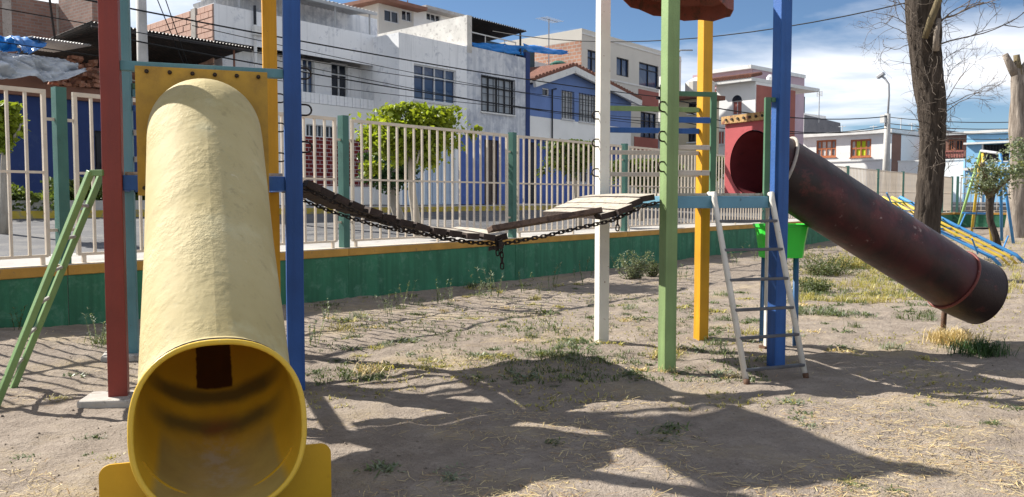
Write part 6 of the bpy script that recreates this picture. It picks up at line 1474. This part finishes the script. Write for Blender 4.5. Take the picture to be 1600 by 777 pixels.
# straw scattered on the ground (nobody could count it)
def scatter():
    n = 14000; vs = []; fs = []; r_ = random.Random(77); vg = []; fg = []; vd = []; fd = []
    px = rng.uniform(-60, 1660, n * 3); py = 430 + (800 - 430) * rng.random(n * 3) ** .8
    cnt = 0
    for x, y in zip(px, py):
        p = gp(x, y)
        if p.x * N.x + p.y * N.y > WALL_D - .1: continue
        nn = mnoise.noise(V((p.x * 1.1, p.y * 1.3, 2.2))) + .5 * mnoise.noise(V((p.x * 3.1, p.y * 3.3, 7.2)))
        if nn < r_.uniform(.02, .8) + (.2 if x < 560 else (-.22 if x > 850 and y > 620 else 0)): continue
        a = r_.uniform(0, 6.28); L = r_.uniform(.02, .07); d = V((math.cos(a), math.sin(a), r_.uniform(-.05, .22)))
        z = gz(p.x, p.y) + .004; w = r_.uniform(.0008, .0018); s = V((-d.y, d.x, .25)).normalized() * w; q = V((p.x, p.y, z)); i = len(vs) if r_.random() < .75 else -1
        if i >= 0: vs += [q - s, q + s, q + d * L + s, q + d * L - s]; fs.append((i, i + 1, i + 2, i + 3))
        else: i = len(vd); vd += [q - s, q + s, q + d * L + s, q + d * L - s]; fd.append((i, i + 1, i + 2, i + 3))
        cnt += 1
        if cnt > n: break
    m = MB(); m.vf(vs, fs); o = m.build('straw', 'straw'); tag(o, 'pale dry straw scattered over the earth', 'straw', kind='stuff')
    m = MB(); m.vf(vd, fd); o = m.build('straw', 'straw_brown'); tag(o, 'brown dead stalks scattered over the earth', 'straw', kind='stuff')
    # small clods and pebbles
    vs = []; fs = []
    for k in range(3200):
        x = r_.uniform(-60, 1660); y = 440 + 350 * r_.random() ** .9; p = gp(x, y)
        if p.x * N.x + p.y * N.y > WALL_D - .1: continue
        s = .003 + .009 * r_.random() ** 6; z = gz(p.x, p.y); i = len(vs); q = V((p.x, p.y, z + s * .3))
        for d in ((1, 0, 0), (0, 1, 0), (-1, 0, 0), (0, -1, 0), (0, 0, 1), (0, 0, -1)): vs.append(q + V((d[0], d[1], d[2] * .55)) * s * r_.uniform(.6, 1.3))
        fs += [(i + a, i + b, i + c_) for a, b, c_ in ((0, 1, 4), (1, 2, 4), (2, 3, 4), (3, 0, 4), (1, 0, 5), (2, 1, 5), (3, 2, 5), (0, 3, 5))]
    m = MB(); m.vf(vs, fs); o = m.build('pebbles', 'dirt'); tag(o, 'small clods and pebbles lying on the earth', 'pebbles', kind='stuff')
    vs = []; fs = []
    for k in range(5200):
        x = r_.uniform(480, 1600); y = 440 + 200 * r_.random() ** 1.4; p = gp(x, y)
        if p.x * N.x + p.y * N.y > WALL_D - .05: continue
        if mnoise.noise(V((p.x * .9, p.y * .9, 12.2))) + .4 * mnoise.noise(V((p.x * 4, p.y * 4, 3.2))) < .1: continue
        q = V((p.x, p.y, gz(p.x, p.y)))
        for j in range(4): a = r_.uniform(0, 6.28); blade(vs, fs, q, (math.cos(a), math.sin(a), r_.uniform(.2, 1.6)), r_.uniform(.01, .045), r_.uniform(.003, .009), .4)
    m = MB(); m.vf(vs, fs); o = m.build('ground_cover', 'weed_yellow'); tag(o, 'sparse tiny weeds covering the earth near the wall', 'ground cover', kind='stuff')
scatter()
def grass_patch(name, label, mt, x0, x1, y0, y1, n, h, seed):
    r_ = random.Random(seed); vs = []; fs = []
    for k in range(n):
        x = r_.uniform(x0, x1); y = y0 + (y1 - y0) * r_.random(); p = gp(x, y)
        if p.x * N.x + p.y * N.y > WALL_D - .05: continue
        q_ = mnoise.noise(V((p.x * 1.2, p.y * 1.2, seed))) + .5 * mnoise.noise(V((p.x * 4, p.y * 4, seed)))
        if q_ < -.02: continue
        b = V((p.x, p.y, gz(p.x, p.y)))
        for j in range(5): a = r_.uniform(0, 6.28); blade(vs, fs, b + V((r_.gauss(0, .02), r_.gauss(0, .02), 0)), (math.cos(a) * .7, math.sin(a) * .7, r_.uniform(.3, 1.8)), h * r_.uniform(.3, 1.1) * (.6 + q_), r_.uniform(.004, .010), .6)
    m = MB(); m.vf(vs, fs); o = m.build(name, mt); tag(o, label, 'grass', kind='stuff')
grass_patch('dry_grass', 'yellow dry grass growing behind the red tube slide', 'weed_yellow', 1235, 1470, 385, 475, 2600, .16, 3)
grass_patch('green_grass', 'short green grass and weeds behind the red tube slide', 'weed_green', 1225, 1460, 390, 500, 2200, .12, 8)
grass_patch('green_grass', 'thin green weeds in the middle of the playground', 'weed_green', 490, 1200, 460, 600, 2600, .065, 12)
grass_patch('dry_grass', 'dry grass by the swing set and climbing bars', 'weed_yellow', 1470, 1640, 370, 470, 1600, .18, 17)
